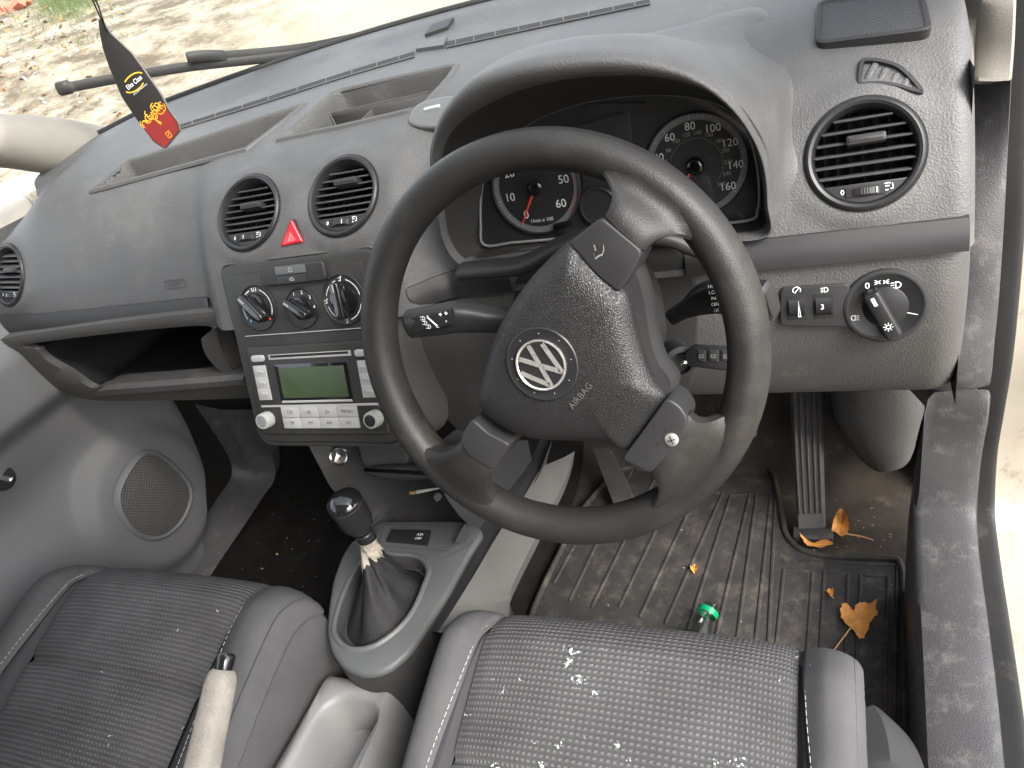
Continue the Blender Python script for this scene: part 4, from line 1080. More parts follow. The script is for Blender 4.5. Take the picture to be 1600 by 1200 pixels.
# key
kf = Fr(at(1106, 563, Y=.592), V((0, -.93, .38)), V((.02, 0, 1)))
P = rp(kf.uvs([(1069,553),(1080,541),(1143,545),(1147,570),(1138,580),(1068,572)]), .004)
g = MB(); g.plate(kf, P, -.013, .001, .0022); ky = solo('car_key', g, 'black', 'black folding remote key stuck in the ignition beside the steering column', 'car key')
for a, b in ((1090, 1103), (1107, 1123), (1127, 1143)):
    g = MB(); g.plate(kf, rp(kf.uvs([(a,546),(b,547),(b,566),(a,563)]), .0015), -.001, .0022, .0008)
    c = kf.uv((a+b)/2, 556); f2 = kf.off(c[0], c[1], .0023); g.line(f2, rect(.0035, .0025), .0006, 0, 1, closed=True)
    part('key_button', g, ['smooth', 'dimgrey'], ky)
g = MB(); c = kf.uv(1069, 567); g.lathe(kf.off(c[0], c[1], -.004), [(.003, 0), (.003, .006), (.0001, .007)], 16); part('pivot', g, 'chrome', ky)
g = MB(); a = kf.hit(1074, 562, -.006); g.stube([a, kf.hit(1058, 562, -.006)+V((0, .01, 0))], .0045, .0012, V((0, 0, 1)), 8); part('blade', g, 'chrome', ky)

# ================================================================== CENTRE CONSOLE
cons = thing('centre_console', (CX, .5, .05), 'grey plastic centre console with an open tray and a cup holder between the seats', 'centre console')
TOPZ = .28
TP = Fr((CX, .54, TOPZ), (0, 0, 1), (0, 1, 0))
# top deck outline (rear oval to tray front)
DK = [(563,835),(547,846),(533,868),(519,905),(512,945),(509,985),(516,1018),(535,1042),(568,1055),(604,1048),(640,1018),(668,975),(700,925),(735,860),(757,828),(728,812),(585,812)]
P = ccw(rp(TP.uvs(DK), .014, 6)); OV = [(613,867),(592,862),(570,872),(552,898),(534,940),(524,978),(530,998),(552,1012),(586,1006),(622,980),(645,950),(660,915),(667,893),(660,877),(644,869)]
Ov = ccw(crc(TP.uvs(OV), 72))
g = MB()
# deck with the gaiter opening: resample outline to 72 by angle about oval centre
oc = (sum(p[0] for p in Ov)/72, sum(p[1] for p in Ov)/72)
def polar(P, a):
    d = V((math.cos(a), math.sin(a))); best = None
    for i in range(len(P)):
        p, q = V(P[i-1])-V(oc), V(P[i])-V(oc); e = q-p; den = d.x*e.y-d.y*e.x
        if abs(den) < 1e-12: continue
        t = (p.x*e.y-p.y*e.x)/den; s = (p.x*d.y-p.y*d.x)/den
        if t > 0 and -1e-6 <= s <= 1+1e-6: best = t if best is None else max(best, t)
    return best or .05
NP = 120
AN = [2*PI*i/NP for i in range(NP)]
po = [polar(P, a) for a in AN]; pi_ = [polar(Ov, a) for a in AN]
def pr_(R, h): return [TP.p(oc[0]+r*math.cos(a), oc[1]+r*math.sin(a), h) for r, a in zip(R, AN)]
g.rings([pr_([r*1.0 for r in po], -.02), pr_(po, -.006), pr_([r-.002 for r in po], -.002), pr_([r-.006 for r in po], 0), pr_([r+.007 for r in pi_], .0), pr_([r+.004 for r in pi_], .0028), pr_([r+.001 for r in pi_], .0030), pr_([r-.002 for r in pi_], .0)])
part('top_deck', g, 'console', cons)
g = MB(); g.rings([pr_([r-.0015 for r in pi_], .0006), pr_([r-.004 for r in pi_], -.002), pr_([r-.006 for r in pi_], -.02), pr_([r*.3 for r in pi_], -.024)], c1=True)
part('gaiter_well', g, 'consoled', cons)
# flank under the deck
g = MB(); g.rings([pr_([r+.0005 for r in po], -.008), pr_([r-.001 for r in po], -.06), pr_([r-.002 for r in po], -.19)]); part('flank', g, 'consoled', cons)
# switch
g = MB(); q = TP.uvs([(612,828),(674,829),(669,853),(603,847)]); f = Fr(TP.p(0, 0, .0008), TP.n, (0, 1, 0))
g.plate(TP, rp(q, .0015), -.001, .0022, .0008); a = TP.uv(655, 838, .0022); fx = TP.off(a[0], a[1], .0024, .02)
g.text(fx, 'ASR', .0065, 0, .0035, 0, 1); g.text(fx, 'OFF', .0065, 0, -.0045, 0, 1); part('switch', g, ['black', 'white'], cons)
g = MB(); q = TP.uvs([(600,820),(724,822),(700,861),(592,853)]); g.line(TP, q, .0008, .0005, closed=True); part('switch_plate', g, 'consoled', cons)
# tray
a, b, c, d = at(587,815,Z=TOPZ), at(727,816,Z=TOPZ), at(757,775,Z=TOPZ+.02), at(625,755,Z=TOPZ+.02)
hw2 = .085
g = MB(); yA, yB = a.y, a.y+.145
prof = [(hw2+.004, .0), (hw2, .004), (hw2-.004, 0), (hw2-.010, -.028)]
R = []
def trayring(x, z, y0, y1): return [V((CX-x, y0, z)), V((CX+x, y0, z)), V((CX+x, y1, z+.03)), V((CX-x, y1, z+.03))]
g.rings([trayring(hw2-.002, TOPZ, yA, yB), trayring(hw2-.008, TOPZ-.03, yA+.004, yB), trayring(hw2-.02, TOPZ-.035, yA+.012, yB-.01)], c1=True)
part('tray', g, 'consoled', cons)
# upright ramp cheeks and front facia below the radio
g = MB()
OC = [at(480,692,X=-.45), at(500,730,X=-.447), at(520,765,X=-.443), at(555,795,X=-.438), at(583,815,X=-.433), at(560,838,X=-.432)]
IC = [at(548,690,X=-.425), at(552,722,X=-.425), at(585,745,X=-.424), at(612,764,X=-.424), at(604,790,X=-.424), at(592,815,X=-.426)]
for s in (-1, 1):
    mi = lambda p: p if s < 0 else V((2*CX-p.x, p.y, p.z))
    a, b = [mi(p) for p in crs(OC, 30)], [mi(p) for p in crs(IC, 30)]
    g.rings([[V((p.x-s*.0, p.y+.25, p.z-.2)) for p in a], [p+V((s*.004, .02, -.02)) for p in a], a, [lerp(p, q, .5)+V((0, -.004, .004)) for p, q in zip(a, b)], b, [p+V((0, .06, -.02)) for p in b], [V((p.x, p.y+.12, max(TOPZ-.04, p.z-.1))) for p in b]], closed=False)
    if s < 0: CHB = g.bvh()
    continue
    pts = [V((CX+s*.088, yA-.03, TOPZ-.002)), V((CX+s*.088, yA+.02, TOPZ+.035)), V((CX+s*.090, yA+.05, TOPZ+.10)), V((CX+s*.10, .635, .46)), V((CX+s*.108, .60, .53))]
    P_ = crs(pts, 20); R = []
    g.rings([[p+V((-s*.008, .004, 0)) for p in P_], [p+V((-s*.002, -.003, 0)) for p in P_], [p+V((s*.003, .002, -.002)) for p in P_], [V((p.x+s*.004, p.y+.10, p.z-.02)) for p in P_], [V((p.x+s*.004, p.y+.25, max(.1, p.z-.15))) for p in P_]], closed=False)
part('cheek', g, 'consoled', cons)
FA = Fr((CX, .655, .43), V((0, -.80, .60)))
g = MB(); fa = FA.uvs([(520,697),(715,690)]); 
hwf = .092; q1, q2, q3 = FA.uv(556, 688), FA.uv(566, 724), FA.uv(584, 738); g.plate(FA, rp([(q3[0], q3[1]), (-q3[0], q3[1]), (-q2[0], q2[1]), (-q1[0], q1[1]), (q1[0], q1[1]), (q2[0], q2[1])], .004), -.03, .0, .003); part('facia', g, 'consoled', cons)
g = MB(); hh_, nh_ = hit(CHB, 533, 712); hh_ = hh_ if hh_ else at(533, 712, X=-.42); f = Fr(hh_+V((.004, -.008, .006)), V((.45, -.75, .5))); g.lathe(f, [(.0135, -.001), (.0135, .003), (.0125, .004), (.0108, .003), (.0105, -.004), (.0001, -.006)], 32); part('power_socket', g, 'chrome', cons)
g = MB(); q = FA.uvs([(572,731),(600,726),(640,725),(665,730),(690,738),(670,748),(620,750),(590,745)]); g.plate(FA, ccw(crc(q, 40)), -.002, .012, .006); part('drawer_pull', g, 'smooth', cons)
# rear light grey part with the cup holder
LZ = .238
LP = Fr((CX, .3, LZ), (0, 0, 1), (0, 1, 0))
g = MB(); yt = LP.uv(580, 1092)[1]; ch = ccw(rp(rect(.088, .20, 0, .014, yt-.10), .043, 14))
oc = (.014, yt-.10); ci = [polar(ch, a) for a in AN]
hl = abs(LP.uv(470, 1105)[0]); RE = ccw([(-hl-.006, -.42), (hl+.006, -.42), (hl-.004, .14), (-hl+.004, .14)]); ro = [polar(RE, a) for a in AN]
def lr(R, h): return [LP.p(oc[0]+r*math.cos(a), oc[1]+r*math.sin(a), h) for r, a in zip(R, AN)]
g.rings([lr([r*1.06+.01 for r in ro], -.15), lr([r+.006 for r in ro], -.035), lr([r+.001 for r in ro], -.02), lr([r-.008 for r in ro], -.004), lr([max(r-.02, c+.008) for r, c in zip(ro, ci)], .002), lr([c+.006 for c in ci], .002), lr([c+.002 for c in ci], 0), lr([c-.003 for c in ci], -.006), lr([c-.010 for c in ci], -.06)], c1=True)
part('rear_console', g, 'consolel', cons)
# side panels of the tunnel on the driver side
A1 = [at(670,985,Z=.258), at(738,862,Z=.262), at(759,831,Z=.264)]+[at(*p, X=x) for p, x in (((800,775),-.245),((853,705),-.235),((870,640),-.232))]
A2 = [at(*p, X=-.222) for p in ((690,990),(715,951),(748,897),(784,835),(820,783),(853,726))]; A2.append(at(870,690,X=-.222)); A2 = A2[:6]
g = MB(); a, b = crs(A1, 30), crs(A2, 30); g.rings([[p+V((-.02, 0, .0)) for p in a], a, [lerp(p, q, .5)+V((.003, 0, 0)) for p, q in zip(a, b)], b, [p+V((.0, 0, -.02)) for p in b]], closed=False)
part('tunnel_side', g, 'consoled', cons)
B2 = [at(*p, X=-.195) for p in ((760,1020),(795,948),(800,916),(845,825),(884,748),(898,705))]
g = MB(); a, b = crs([p+V((.001, 0, .0)) for p in A2], 30), crs(B2, 30)
g.rings([[p+V((-.004, 0, .004)) for p in a], a, [lerp(p, q, .5)+V((.004, 0, 0)) for p, q in zip(a, b)], b, [p+V((-.01, 0, -.03)) for p in b]], closed=False)
part('felt_side', g, 'lightcarpet', cons)

# gear lever
gl = thing('gear_lever', (CX, .53, TOPZ), 'gear lever with glossy black knob and torn leatherette gaiter on the console', 'gear lever')
kc = at(541, 790, X=-.342); cb = at(572, 838, X=-.345); base_c = TP.p(sum(p[0] for p in Ov)/72, sum(p[1] for p in Ov)/72, 0)
kax = (kc-cb).normalized(); kf = Fr(cb, kax, (0, 1, 0))
L = (kc-cb).length; kr = .0228
g = MB(); g.lathe(kf, [(.0105, .006), (.011, .012), (.0128, .017), (.0172, .023), (.0208, .030), (kr*.98, .037), (kr*1.02, max(L+.003, .042))], 40)
for i in range(1, 11):
    a = i/10*PI/2; 
g.lathe(kf, [(kr*1.02, L+.003), (kr, L+.006)]+[(kr*math.cos(i/10*PI/2)+.0001, L+.006+.0135*math.sin(i/10*PI/2)) for i in range(1, 11)], 40, 1)
part('knob', g, ['black', 'gloss'], gl)
g = MB(); g.lathe(kf, [(kr*1.025, L+.0035), (kr*1.03, L+.0045), (kr*1.01, L+.0055)], 40); part('trim_ring', g, 'smooth', gl)
g = MB(); g.lathe(kf, [(.0125, -.002), (.0128, .010), (.0118, .011)], 32); part('collar', g, 'black', gl)
# gaiter
def gait(u, v):
    a = 2*PI*u; i = u*72
    p0 = Ov[int(i) % 72]; bx = TP.p(p0[0], p0[1], -.012); bx = base_c+(bx-base_c)*.93+V((0, 0, -.012))
    top = kf.o-kax*.004+(V((1, 0, 0))*math.cos(a)+V((0, 1, 0))*math.sin(a))*.0125
    d = V((math.cos(a), math.sin(a), 0))
    k = v; s = sm(v); pull = 1-(1-k)**1.0
    m = lerp(bx, top, k); ax0 = lerp(base_c+V((0, 0, -.012)), kf.o, k); r = m-ax0
    prof_ = lerp(1, .72, math.sin(PI*k)**.8)
    fold = 1+.13*math.sin(4*a+.8+2.2*k)*math.sin(PI*k)**.7+.07*math.sin(7*a-3*k)*math.sin(PI*k)+.05*math.sin(11*a+5*k)*math.sin(PI*k)
    return ax0+r*prof_*fold
g = MB(); g.grid(gait, 72, 40, cu=True); part('gaiter', g, 'gaiter', gl)
gb = g.bvh()
g = MB()
def cuff(u, v): 
    vv = lerp(.74+.05*math.sin(2*PI*u*3+2)+.03*math.sin(2*PI*u*8+1)+.02*math.sin(2*PI*u*17), 1.0, v); p = gait(round(u*72)/72, vv); ax0 = lerp(base_c+V((0, 0, -.012)), kf.o, vv); d = p-ax0; d.z = 0
    return p+d.normalized()*.0012
g.grid(cuff, 72, 8, cu=True); part('torn_cuff', g, 'cream', gl)

# handbrake
hx = -.345
tip = at(350, 1042, X=hx); q1 = at(320, 1180, X=hx); dr = (q1-tip).normalized()
hb = thing('handbrake_lever', tip+dr*.3, 'worn beige handbrake lever with black button between the seats', 'handbrake')
g = MB(); path = [tip+dr*t for t in (.006, .012, .03, .07, .12, .2, .3)]
g.stube(path, [.0125, .0145, .0150, .0155, .017, .018, .018], [.0125, .0145, .0150, .0155, .017, .018, .018], (1, 0, 0), 28, pw=2.6); part('grip', g, 'grip', hb)
g = MB(); g.stube([tip+dr*t for t in (-.011, -.004, .01)], [.0088]*3, [.0088]*3, (1, 0, 0), 20, pw=2.4); part('button', g, 'gloss', hb)

# cigarette and white pebble in the tray
g = MB(); a, b = at(641, 771, Z=.262), at(692, 764, Z=.262); d = (b-a).normalized(); g.tube([a, a+d*.012], .0036, 12, 1); g.tube([a+d*.0121, b], .0038, 12, 0)
solo('cigarette', g, ['paper', 'tip'], 'hand rolled cigarette lying in the centre console tray', 'cigarette')
g = MB(); c = at(684, 777, Z=.262); f = Fr(c, (0, -.3, 1), (0, 1, 0)); g.lathe(f, [(.0001, -.006), (.006, -.004), (.0075, 0), (.006, .004), (.0001, .006)], 14); g.v = [v+V((rnd.uniform(-1, 1), rnd.uniform(-1, 1), rnd.uniform(-1, 1)))*.0006 for v in g.v]
solo('foil_ball', g, 'silver', 'small crumpled silver foil ball beside the cigarette in the tray', 'foil ball')

# ================================================================== SEATS
CS = [(-.262, -.20), (-.268, -.09), (-.262, -.02), (-.243, .012), (-.212, .019), (-.182, .009), (-.166, .001), (-.1, .006), (0, .008)]
CS = CS+[(-x, z) for x, z in CS[-2::-1]]   # 17 points, q 0..16
PROF = [(.448, .20), (.462, .27), (.462, .325), (.446, .362), (.40, .382), (.31, .384), (.2, .376), (.05, .362), (-.1, .35), (-.25, .34)]
def seatfn(cx, zs=0, yo=0, bw=1.):
    def f(q, v):
        x, dz = cr(CS, q); x = math.copysign(min(abs(x), .166)+max(0, abs(x)-.166)*bw, x); y, z = cr(PROF, v*9)
        k = sm((v-.15)/.35); e = abs(x)/.268
        yy = y-(.03*e**5)*(1-sm((v-.55)/.3))+yo
        s = dz*(k if dz > 0 else lerp(.75, 1, k))
        return V((cx+x, yy, z+zs+s-.27*max(0, .40-y)))
    return f
def seat(cx, label, yseam, yo=.05, zs=-.045, bw=.9):
    S = seatfn(cx, zs, yo, bw); st = thing('seat_cushion', (cx, .1, .05), label, 'car seat', 'front seats of the van')
    def zone(q0f, q1f, nu, nv, name, m, v0=0., v1=1., uv=False, lift=0., lab=None, round_=.0):
        g = MB()
        def fn(u, v):
            vv = lerp(v0, v1, v); a, b = q0f(vv), q1f(vv); q = lerp(a, b, u); p = S(q, vv)
            n = (S(q+.02, vv)-S(q-.02, vv)).cross(S(q, min(1, vv+.003))-S(q, max(0, vv-.003))).normalized()
            if n.z < -.2: n = -n
            ed = min(u, 1-u)*abs(b-a); ed2 = 1
            dip = 0
            if name == 'cushion_panel':
                for ys in yseam: dip += .008*math.exp(-((p.y-ys)/.005)**2)
            return p+n*(lift-.0035*math.exp(-(ed/.16)**2)-dip)
        uvf = None
        if uv: uvf = lambda u, v: (lerp(q0f(0), q1f(0), u)*.0265*1.6, lerp(v0, v1, v)*1.0)
        g.grid(fn, nu, nv, uvf=uvf); return part(name, g, m, st, lab, 180), g
    cp_, gp = zone(lambda v: 6, lambda v: 10, 40, 220, 'cushion_panel', 'seatpanel', uv=True, lift=.0035)
    # true arc-length UV
    w = S(10, .6).x-S(6, .6).x; acc = [0]
    for j in range(220): acc.append(acc[-1]+(S(8, (j+1)/220)-S(8, j/220)).length)
    ul = cp_.data.uv_layers[0]
    for l in cp_.data.loops:
        i = l.vertex_index; ul.data[l.index].uv = (w*(i % 41)/40, acc[i//41])
    for s in (0, 1):
        def mir(f): return (lambda v: f(v)) if s == 0 else (lambda v: 16-f(v))
        def bnd(v):   # stitched line: leaves the panel near the front and runs outwards
            t = (v-.40)/.32
            return 6-1.6*math.sqrt(sm(min(1, max(0, t)))) if t > 0 else 6
        zone(mir(lambda v: .0), mir(bnd), 90, 160, 'side_bolster', 'fabric', lift=.003)
        zone(mir(bnd), mir(lambda v: 6), 12, 100, 'side_insert', 'fabdark', v0=.405, lift=.001)
        g = MB(); pv = None; L = []
        for j in range(400):
            v = lerp(.41, 1, j/399); q = bnd(v)-.16; q = q if s == 0 else 16-q; L.append(S(q, v)+V((0, 0, .0045)))
        acc_ = 0; last = L[0]; on = True; seg = [L[0]]
        for p in L[1:]:
            acc_ += (p-last).length; last = p; seg.append(p)
            if acc_ > (.0042 if on else .0016):
                if on and len(seg) > 1: g.tube([seg[0], seg[-1]], .00038, 5)
                on = not on; acc_ = 0; seg = [p]
        part('stitching', g, 'thread', st)
        g = MB(); L = [S((2.7 if s == 0 else 13.3), v)+V((0, 0, .0045)) for v in [lerp(.27, 1, j/90) for j in range(91)]]
        g.tube(L, .0009, 6); part('seam_piping', g, 'fabdark', st)
    bv = MB(); bv.grid(lambda u, v: S(u*16, v)+V((0, 0, .004)), 120, 160)
    return st, bv.bvh(), S
dseat, DSB, DS = seat(.026, 'grey driver seat cushion with dotted centre weave and white crumbs on it', [at(705,1160,Z=.34).y, at(705,1160,Z=.34).y-.24], bw=.58)
pseat, PSB, PSf = seat(-.672, 'grey passenger seat cushion with dotted centre weave beside the handbrake', [at(200,1040,Z=.34).y, at(200,1040,Z=.34).y-.19], yo=.055)
# side trim shell and adjuster of the driver seat
g = MB(); a = [(1347,1108),(1352,1130),(1352,1165),(1350,1230)]; b = [(1375,1112),(1405,1135),(1432,1170),(1455,1230)]
PA = crs([at(x, y, Z=.27) for x, y in a], 20); PB = crs([at(x, y, Z=.25) for x, y in b], 20)
g.rings([[p+V((-.004, 0, -.10)) for p in PA], [p+V((0, 0, -.004)) for p in PA], PA, [lerp(p, q, .35)+V((.004, 0, .010)) for p, q in zip(PA, PB)], [lerp(p, q, .75)+V((.003, 0, .006)) for p, q in zip(PA, PB)], PB, [p+V((0, 0, -.10)) for p in PB]], closed=False)
part('side_trim', g, 'smooth', dseat, 'dark curved plastic trim on the outer side of the seat')
g = MB(); g.tube([at(1330,1140,Z=.24), at(1340,1152,Z=.24), at(1352,1165,Z=.24)], .003, 8); g.tube([at(1328,1105,Z=.25), at(1330,1140,Z=.24)], .004, 8); part('adjuster', g, 'black', dseat)
# crumbs on the driver seat
g = MB()
spots = [(990,962,1.5),(897,1022,2.6),(890,1032,2.2),(884,1038,1.2),(908,1062,3.2),(902,1066,2),(930,1083,1.5),(870,1165,1.5),(985,1188,1),(1150,1190,2.6),(1245,1028,1),(1118,1192,1.6),(965,1163,1.6),(812,1062,1.2),(770,1062,.9),(790,1078,1.3),(786,1083,1),(730,1115,1.1),(845,1195,2),(775,1197,2.2),(882,1013,1.2),(585,1138,1.8),(580,1165,2.2),(582,1178,1.8),(597,1125,1.1),(943,1015,.8),(1243,1020,1)]
for i in range(14): spots.append((rnd.uniform(620, 1300), rnd.uniform(980, 1195), rnd.uniform(.3, .7)))
for px, py, s in spots:
    for k in range(int(1+s*3)):
        h, n = hit(DSB, px+rnd.gauss(0, 1.8*s), py+rnd.gauss(0, 1.6*s))
        if h is None: continue
        f = Fr(h+n*.0008, n, (0, 1, .1)).off(0, 0, 0, rnd.random()*6); r = rnd.uniform(.0004, .0010)*min(1.4, .5+s*.4)*(1.9 if s > 1.4 and k < 3 else 1)
        P = [(r*math.cos(t)*rnd.uniform(.5, 1.5), r*math.sin(t)*rnd.uniform(.3, 1)) for t in [k_*PI/3 for k_ in range(6)]]; g.flat(f, P, 0)
for px, py in ((160,1050),(172,1150),(170,1165),(340,955),(286,1138),(278,985)):
    h, n = hit(PSB, px, py)
    if h: g.flat(Fr(h+n*.0008, n, (0, 1, .1)).off(0, 0, 0, rnd.random()*6), [(-.0025, -.0004), (.002, -.0005), (.003, .0003), (-.0012, .0006)], 0)
solo('white_crumbs', g, 'crumb', 'scattered white plaster crumbs on the seat cushions', kind='stuff')

# ================================================================== FLOOR, MAT, PEDALS
FZ = .045
g = MB()
def floorpt(u, v):
    X = lerp(-1.05, .40, u); Y = lerp(-.7, 1.45, v); z = FZ-.01
    if Y > 1.0: z += sm((Y-1.0)/.5)*.45
    return V((X, Y, z))
g.grid(floorpt, 60, 80); solo('floor', g, 'carpetdirt', kind='structure')
g = MB(); g.grid(lambda u, v: floorpt(lerp(0, .555, u), v)+V((0, 0, .006+.004*math.sin(40*u)*math.sin(33*v))), 80, 100); solo('carpet', g, 'carpet', 'black loop carpet of the passenger footwell', 'carpet', kind='structure')
g = MB(); g.grid(lambda u, v: V((lerp(-1.05, .40, u), 1.42-.12*v, lerp(.30, .86, v))), 8, 8); solo('bulkhead_wall', g, 'carpet', 'black carpeted bulkhead at the front of the footwells', 'bulkhead')
# mat: outline in pixels on the plane
MZ = .05
MP = Fr((.05, .8, MZ), (0, 0, 1), (0, 1, 0))
MATP = [(812,1010),(832,950),(852,905),(872,865),(905,800),(960,735),(1080,712),(1170,705),(1212,742),(1224,800),(1232,838),(1250,858),(1285,868),(1408,872),(1416,900),(1418,1000),(1420,1140),(1420,1300),(700,1300)]
g = MB(); P = ccw(rp(MP.uvs(MATP), .012)); g.plate(MP, P, -.006, .0015, .001)
fm = thing('floor_mat', (.05, .8, MZ), 'dirty black ribbed rubber mat in the driver footwell', 'floor mat')
part('mat_base', g, 'rubber', fm)
g = MB(); PP = [MP.p(x, y, .003) for x, y in offs(P, -.004)]; g.tube(PP, .005, 8, closed=True); part('raised_border', g, 'rubber', fm)
g = MB()
RIBS = [((866,912),(902,845)),((890,940),(1005,700)),((925,950),(1040,715)),((968,950),(1075,725)),((1000,965),(1090,770)),((1040,975),(1130,770)),((1075,985),(1142,775)),((1118,1000),(1172,772)),((1152,1000),(1182,775)),((1180,1010),(1205,775)),((1200,1020),(1212,778))]
for k, (p, q) in enumerate(RIBS):
    a, b = MP.hit(*p), MP.hit(*q); g.stube([a, lerp(a, b, .5), b], .0032, .0042, (1, 0, 0), 10)
for k, (p, q) in enumerate([((1225,890),(1212,1020)),((1270,894),(1256,1100)),((1288,895),(1276,1120)),((1325,898),(1318,1150)),((1345,900),(1332,1160)),((1388,902),(1380,1180)),((1402,884),(1396,1180))]):
    a, b = MP.hit(*p), MP.hit(*q); b = a+(b-a)*1.6; g.stube([a, lerp(a, b, .5), b], .003, .004, (1, 0, 0), 10)
for p, q in (((1225,890),(1270,894)),((1288,895),(1325,898)),((1345,900),(1388,902)),((1250,878),(1402,884)),((1090,770),(1130,770)),((1142,775),(1172,772))):
    g.stube([MP.hit(*p), MP.hit(*q)], .003, .003, (0, 1, 0), 10)
part('rib', g, 'rubber', fm)

# accelerator pedal
pa = thing('accelerator_pedal', at(1262, 836, Z=.055), 'long ribbed accelerator pedal hinged on the floor', 'pedal')
bl_, br_ = at(1246, 826, Z=.06), at(1290, 824, Z=.06)
tl_, tr_ = at(1234, 600, Y=1.09), at(1285, 600, Y=1.09)
g = MB(); N = 20
A = [lerp(bl_, tl_, t/N)+V((0, -.012*math.sin(PI*t/N), .012*math.sin(PI*t/N))) for t in range(N+1)]; B_ = [lerp(br_, tr_, t/N)+V((0, -.012*math.sin(PI*t/N), .012*math.sin(PI*t/N))) for t in range(N+1)]
nn = V((0, -.75, .65))
g.rings([[p-nn*.012 for p in A], A, [lerp(a, b, .06)+nn*.003 for a, b in zip(A, B_)], [lerp(a, b, .94)+nn*.003 for a, b in zip(A, B_)], B_, [p-nn*.012 for p in B_]], closed=False)
part('pad', g, 'pedal', pa)
g = MB()
for k in (.12, .3, .5, .7, .88): g.stube([lerp(a, b, k)+nn*.004 for a, b in list(zip(A, B_))[2:]], .0022, .003, V((1, 0, 0)), 8)
part('rib', g, 'pedal', pa)
g = MB(); f = Fr(lerp(bl_, br_, .5), (0, -.2, 1), (0, 1, 0)); g.plate(f, rect(.06, .022, .003, .002, -.01), -.01, .002, .002); part('hinge', g, 'rubber', pa)
# brake pedal arm peeking under the column and foot rest
g = MB(); P = [(926,702),(948,702),(992,782),(965,795)]; h3 = [at(926,700,Y=1.02), at(950,700,Y=1.02), at(992,786,Y=.93), at(962,797,Y=.93)]
nn2 = (h3[1]-h3[0]).cross(h3[3]-h3[0]).normalized(); nn2 = nn2 if nn2.y < 0 else -nn2
g.rings([[p-nn2*.03 for p in h3], [p for p in h3], [lerp(p, sum(h3, V())/4, .06)+nn2*.003 for p in h3]], c1=True); solo('foot_rest', g, 'pedal', 'brownish sloping foot rest plate left of the rubber mat', 'foot rest')
g = MB(); a, b = at(1140,600,Y=1.1), at(1150,660,Y=1.02); g.stube([a, lerp(a, b, .6), b], [.012, .012, .01], .006, (1, 0, 0), 12); f = Fr(b, (0, -.7, .7)); g.plate(f, rect(.07, .055, .008), -.006, .006, .004)
solo('brake_pedal', g, 'black', 'dark brake pedal hidden behind the lower steering wheel rim', 'pedal')
g = MB(); c = at(1202, 682, Y=1.13); f = Fr(c, V((0, -.8, .6))); g.lathe(f, [(.011, -.01), (.011, .004), (.008, .008), (.0001, .009)], 6); solo('rusty_bolt', g, 'rust', 'rusty bolt head on the bulkhead beside the pedal', 'bolt', sharp=20)
# rounded footwell cover left of the sill
g = MB(); T = [(1322,560),(1326,650),(1340,700),(1372,742)]; 
path = [V((.285, 1.06, .56)), V((.283, 1.05, .42)), V((.283, 1.04, .30)), V((.288, 1.03, .20)), V((.30, 1.03, .14))]
P = crs(path, 24); g.stube(P, [.065]*16+[.065-.004*k for k in range(8)], [.06]*24, (1, 0, 0), 28, pw=2.4); solo('footwell_cover', g, 'dashlow', 'rounded dark plastic cover at the outer front corner of the driver footwell', 'trim cover')

# ================================================================== SILL, PILLARS, BODY
st_ = thing('door_sill_trim', (.35, .7, .1), 'scuffed dark grey plastic sill and pillar trim along the driver door opening', 'sill trim')
IN = [(1506,128,.352,None),(1513,250,.352,None),(1514,350,.352,None),(1505,430,.352,None),(1490,520,.350,None),(1458,610,.346,None),(1447,640,.345,None)]
# upper pillar part
Aa = [at(1482,118,X=.350), at(1494,230,X=.350), at(1497,350,X=.349), at(1488,470,X=.347), at(1478,560,Y=.775), at(1455,614,Y=.80), at(1450,640,Y=.88)]
Bb = [at(1580,118,X=.388), at(1574,230,X=.388), at(1568,350,X=.388), at(1560,470,X=.388), at(1553,540,X=.388), at(1547,604,X=.388)+V((0, .004, 0)), at(1544,640,X=.388)+V((0, .07, 0))]
def strip(A, B_, name, m, parent, bulge=.006, inner=V((-.02, .05, 0)), outer=V((.004, .02, -.004)), n=40):
    g = MB(); a, b = crs(A, n), crs(B_, n)
    R = [[p+inner for p in a]]
    for k in range(13):
        t = k/12; R.append([lerp(p, q, t)+V((0, -1, .3))*bulge*math.sin(PI*t)**.6 for p, q in zip(a, b)])
    R.append([p+outer for p in b]); g.rings(R, closed=False); return part(name, g, m, parent)
strip(Aa, Bb, 'pillar_lower', 'sill', st_)
Ac = [at(1452,616,Y=.79), at(1446,650,Y=.80), at(1434,720,Y=.81), at(1425,790,Z=.225), at(1424,850,Z=.205), at(1428,920,Z=.195), at(1434,1050,Z=.19), at(1440,1200,Z=.19), at(1446,1300,Z=.19)]
Bc = [at(1545,610,X=.388), at(1541,650,X=.388), at(1530,715,X=.388), at(1524,800,Z=.235), at(1530,880,Z=.215), at(1541,960,Z=.205), at(1556,1080,Z=.20), at(1568,1200,Z=.20), at(1578,1300,Z=.20)]
g = MB(); a, b = crs(Ac, 60), crs(Bc, 60)
R = [[V((p.x-.006, p.y+.004, max(.03, p.z-.16))) for p in a], [p+V((-.004, 0, -.03)) for p in a], [p+V((-.001, 0, -.007)) for p in a]]
for k in range(1, 12): R.append([lerp(p, q, k/12)+V((0, -.3, .8))*.006*math.sin(PI*k/12)**.5 for p, q in zip(a, b)])
R += [b, [p+V((.003, .004, -.01)) for p in b]]
g.rings(R, closed=False); part('sill_cover', g, 'sill', st_)
g = MB(); P_ = [at(1418,650,X=.335), at(1440,640,X=.335), at(1432,790,X=.325), at(1412,790,X=.325)]
g = MB(); g.grid(lambda u, v: V((.365, lerp(1.02, 1.42, u), lerp(0, .47, v))), 4, 4); solo('footwell_lining', g, 'carpet', 'dark lining on the outer side of the driver footwell beside the accelerator', 'lining')
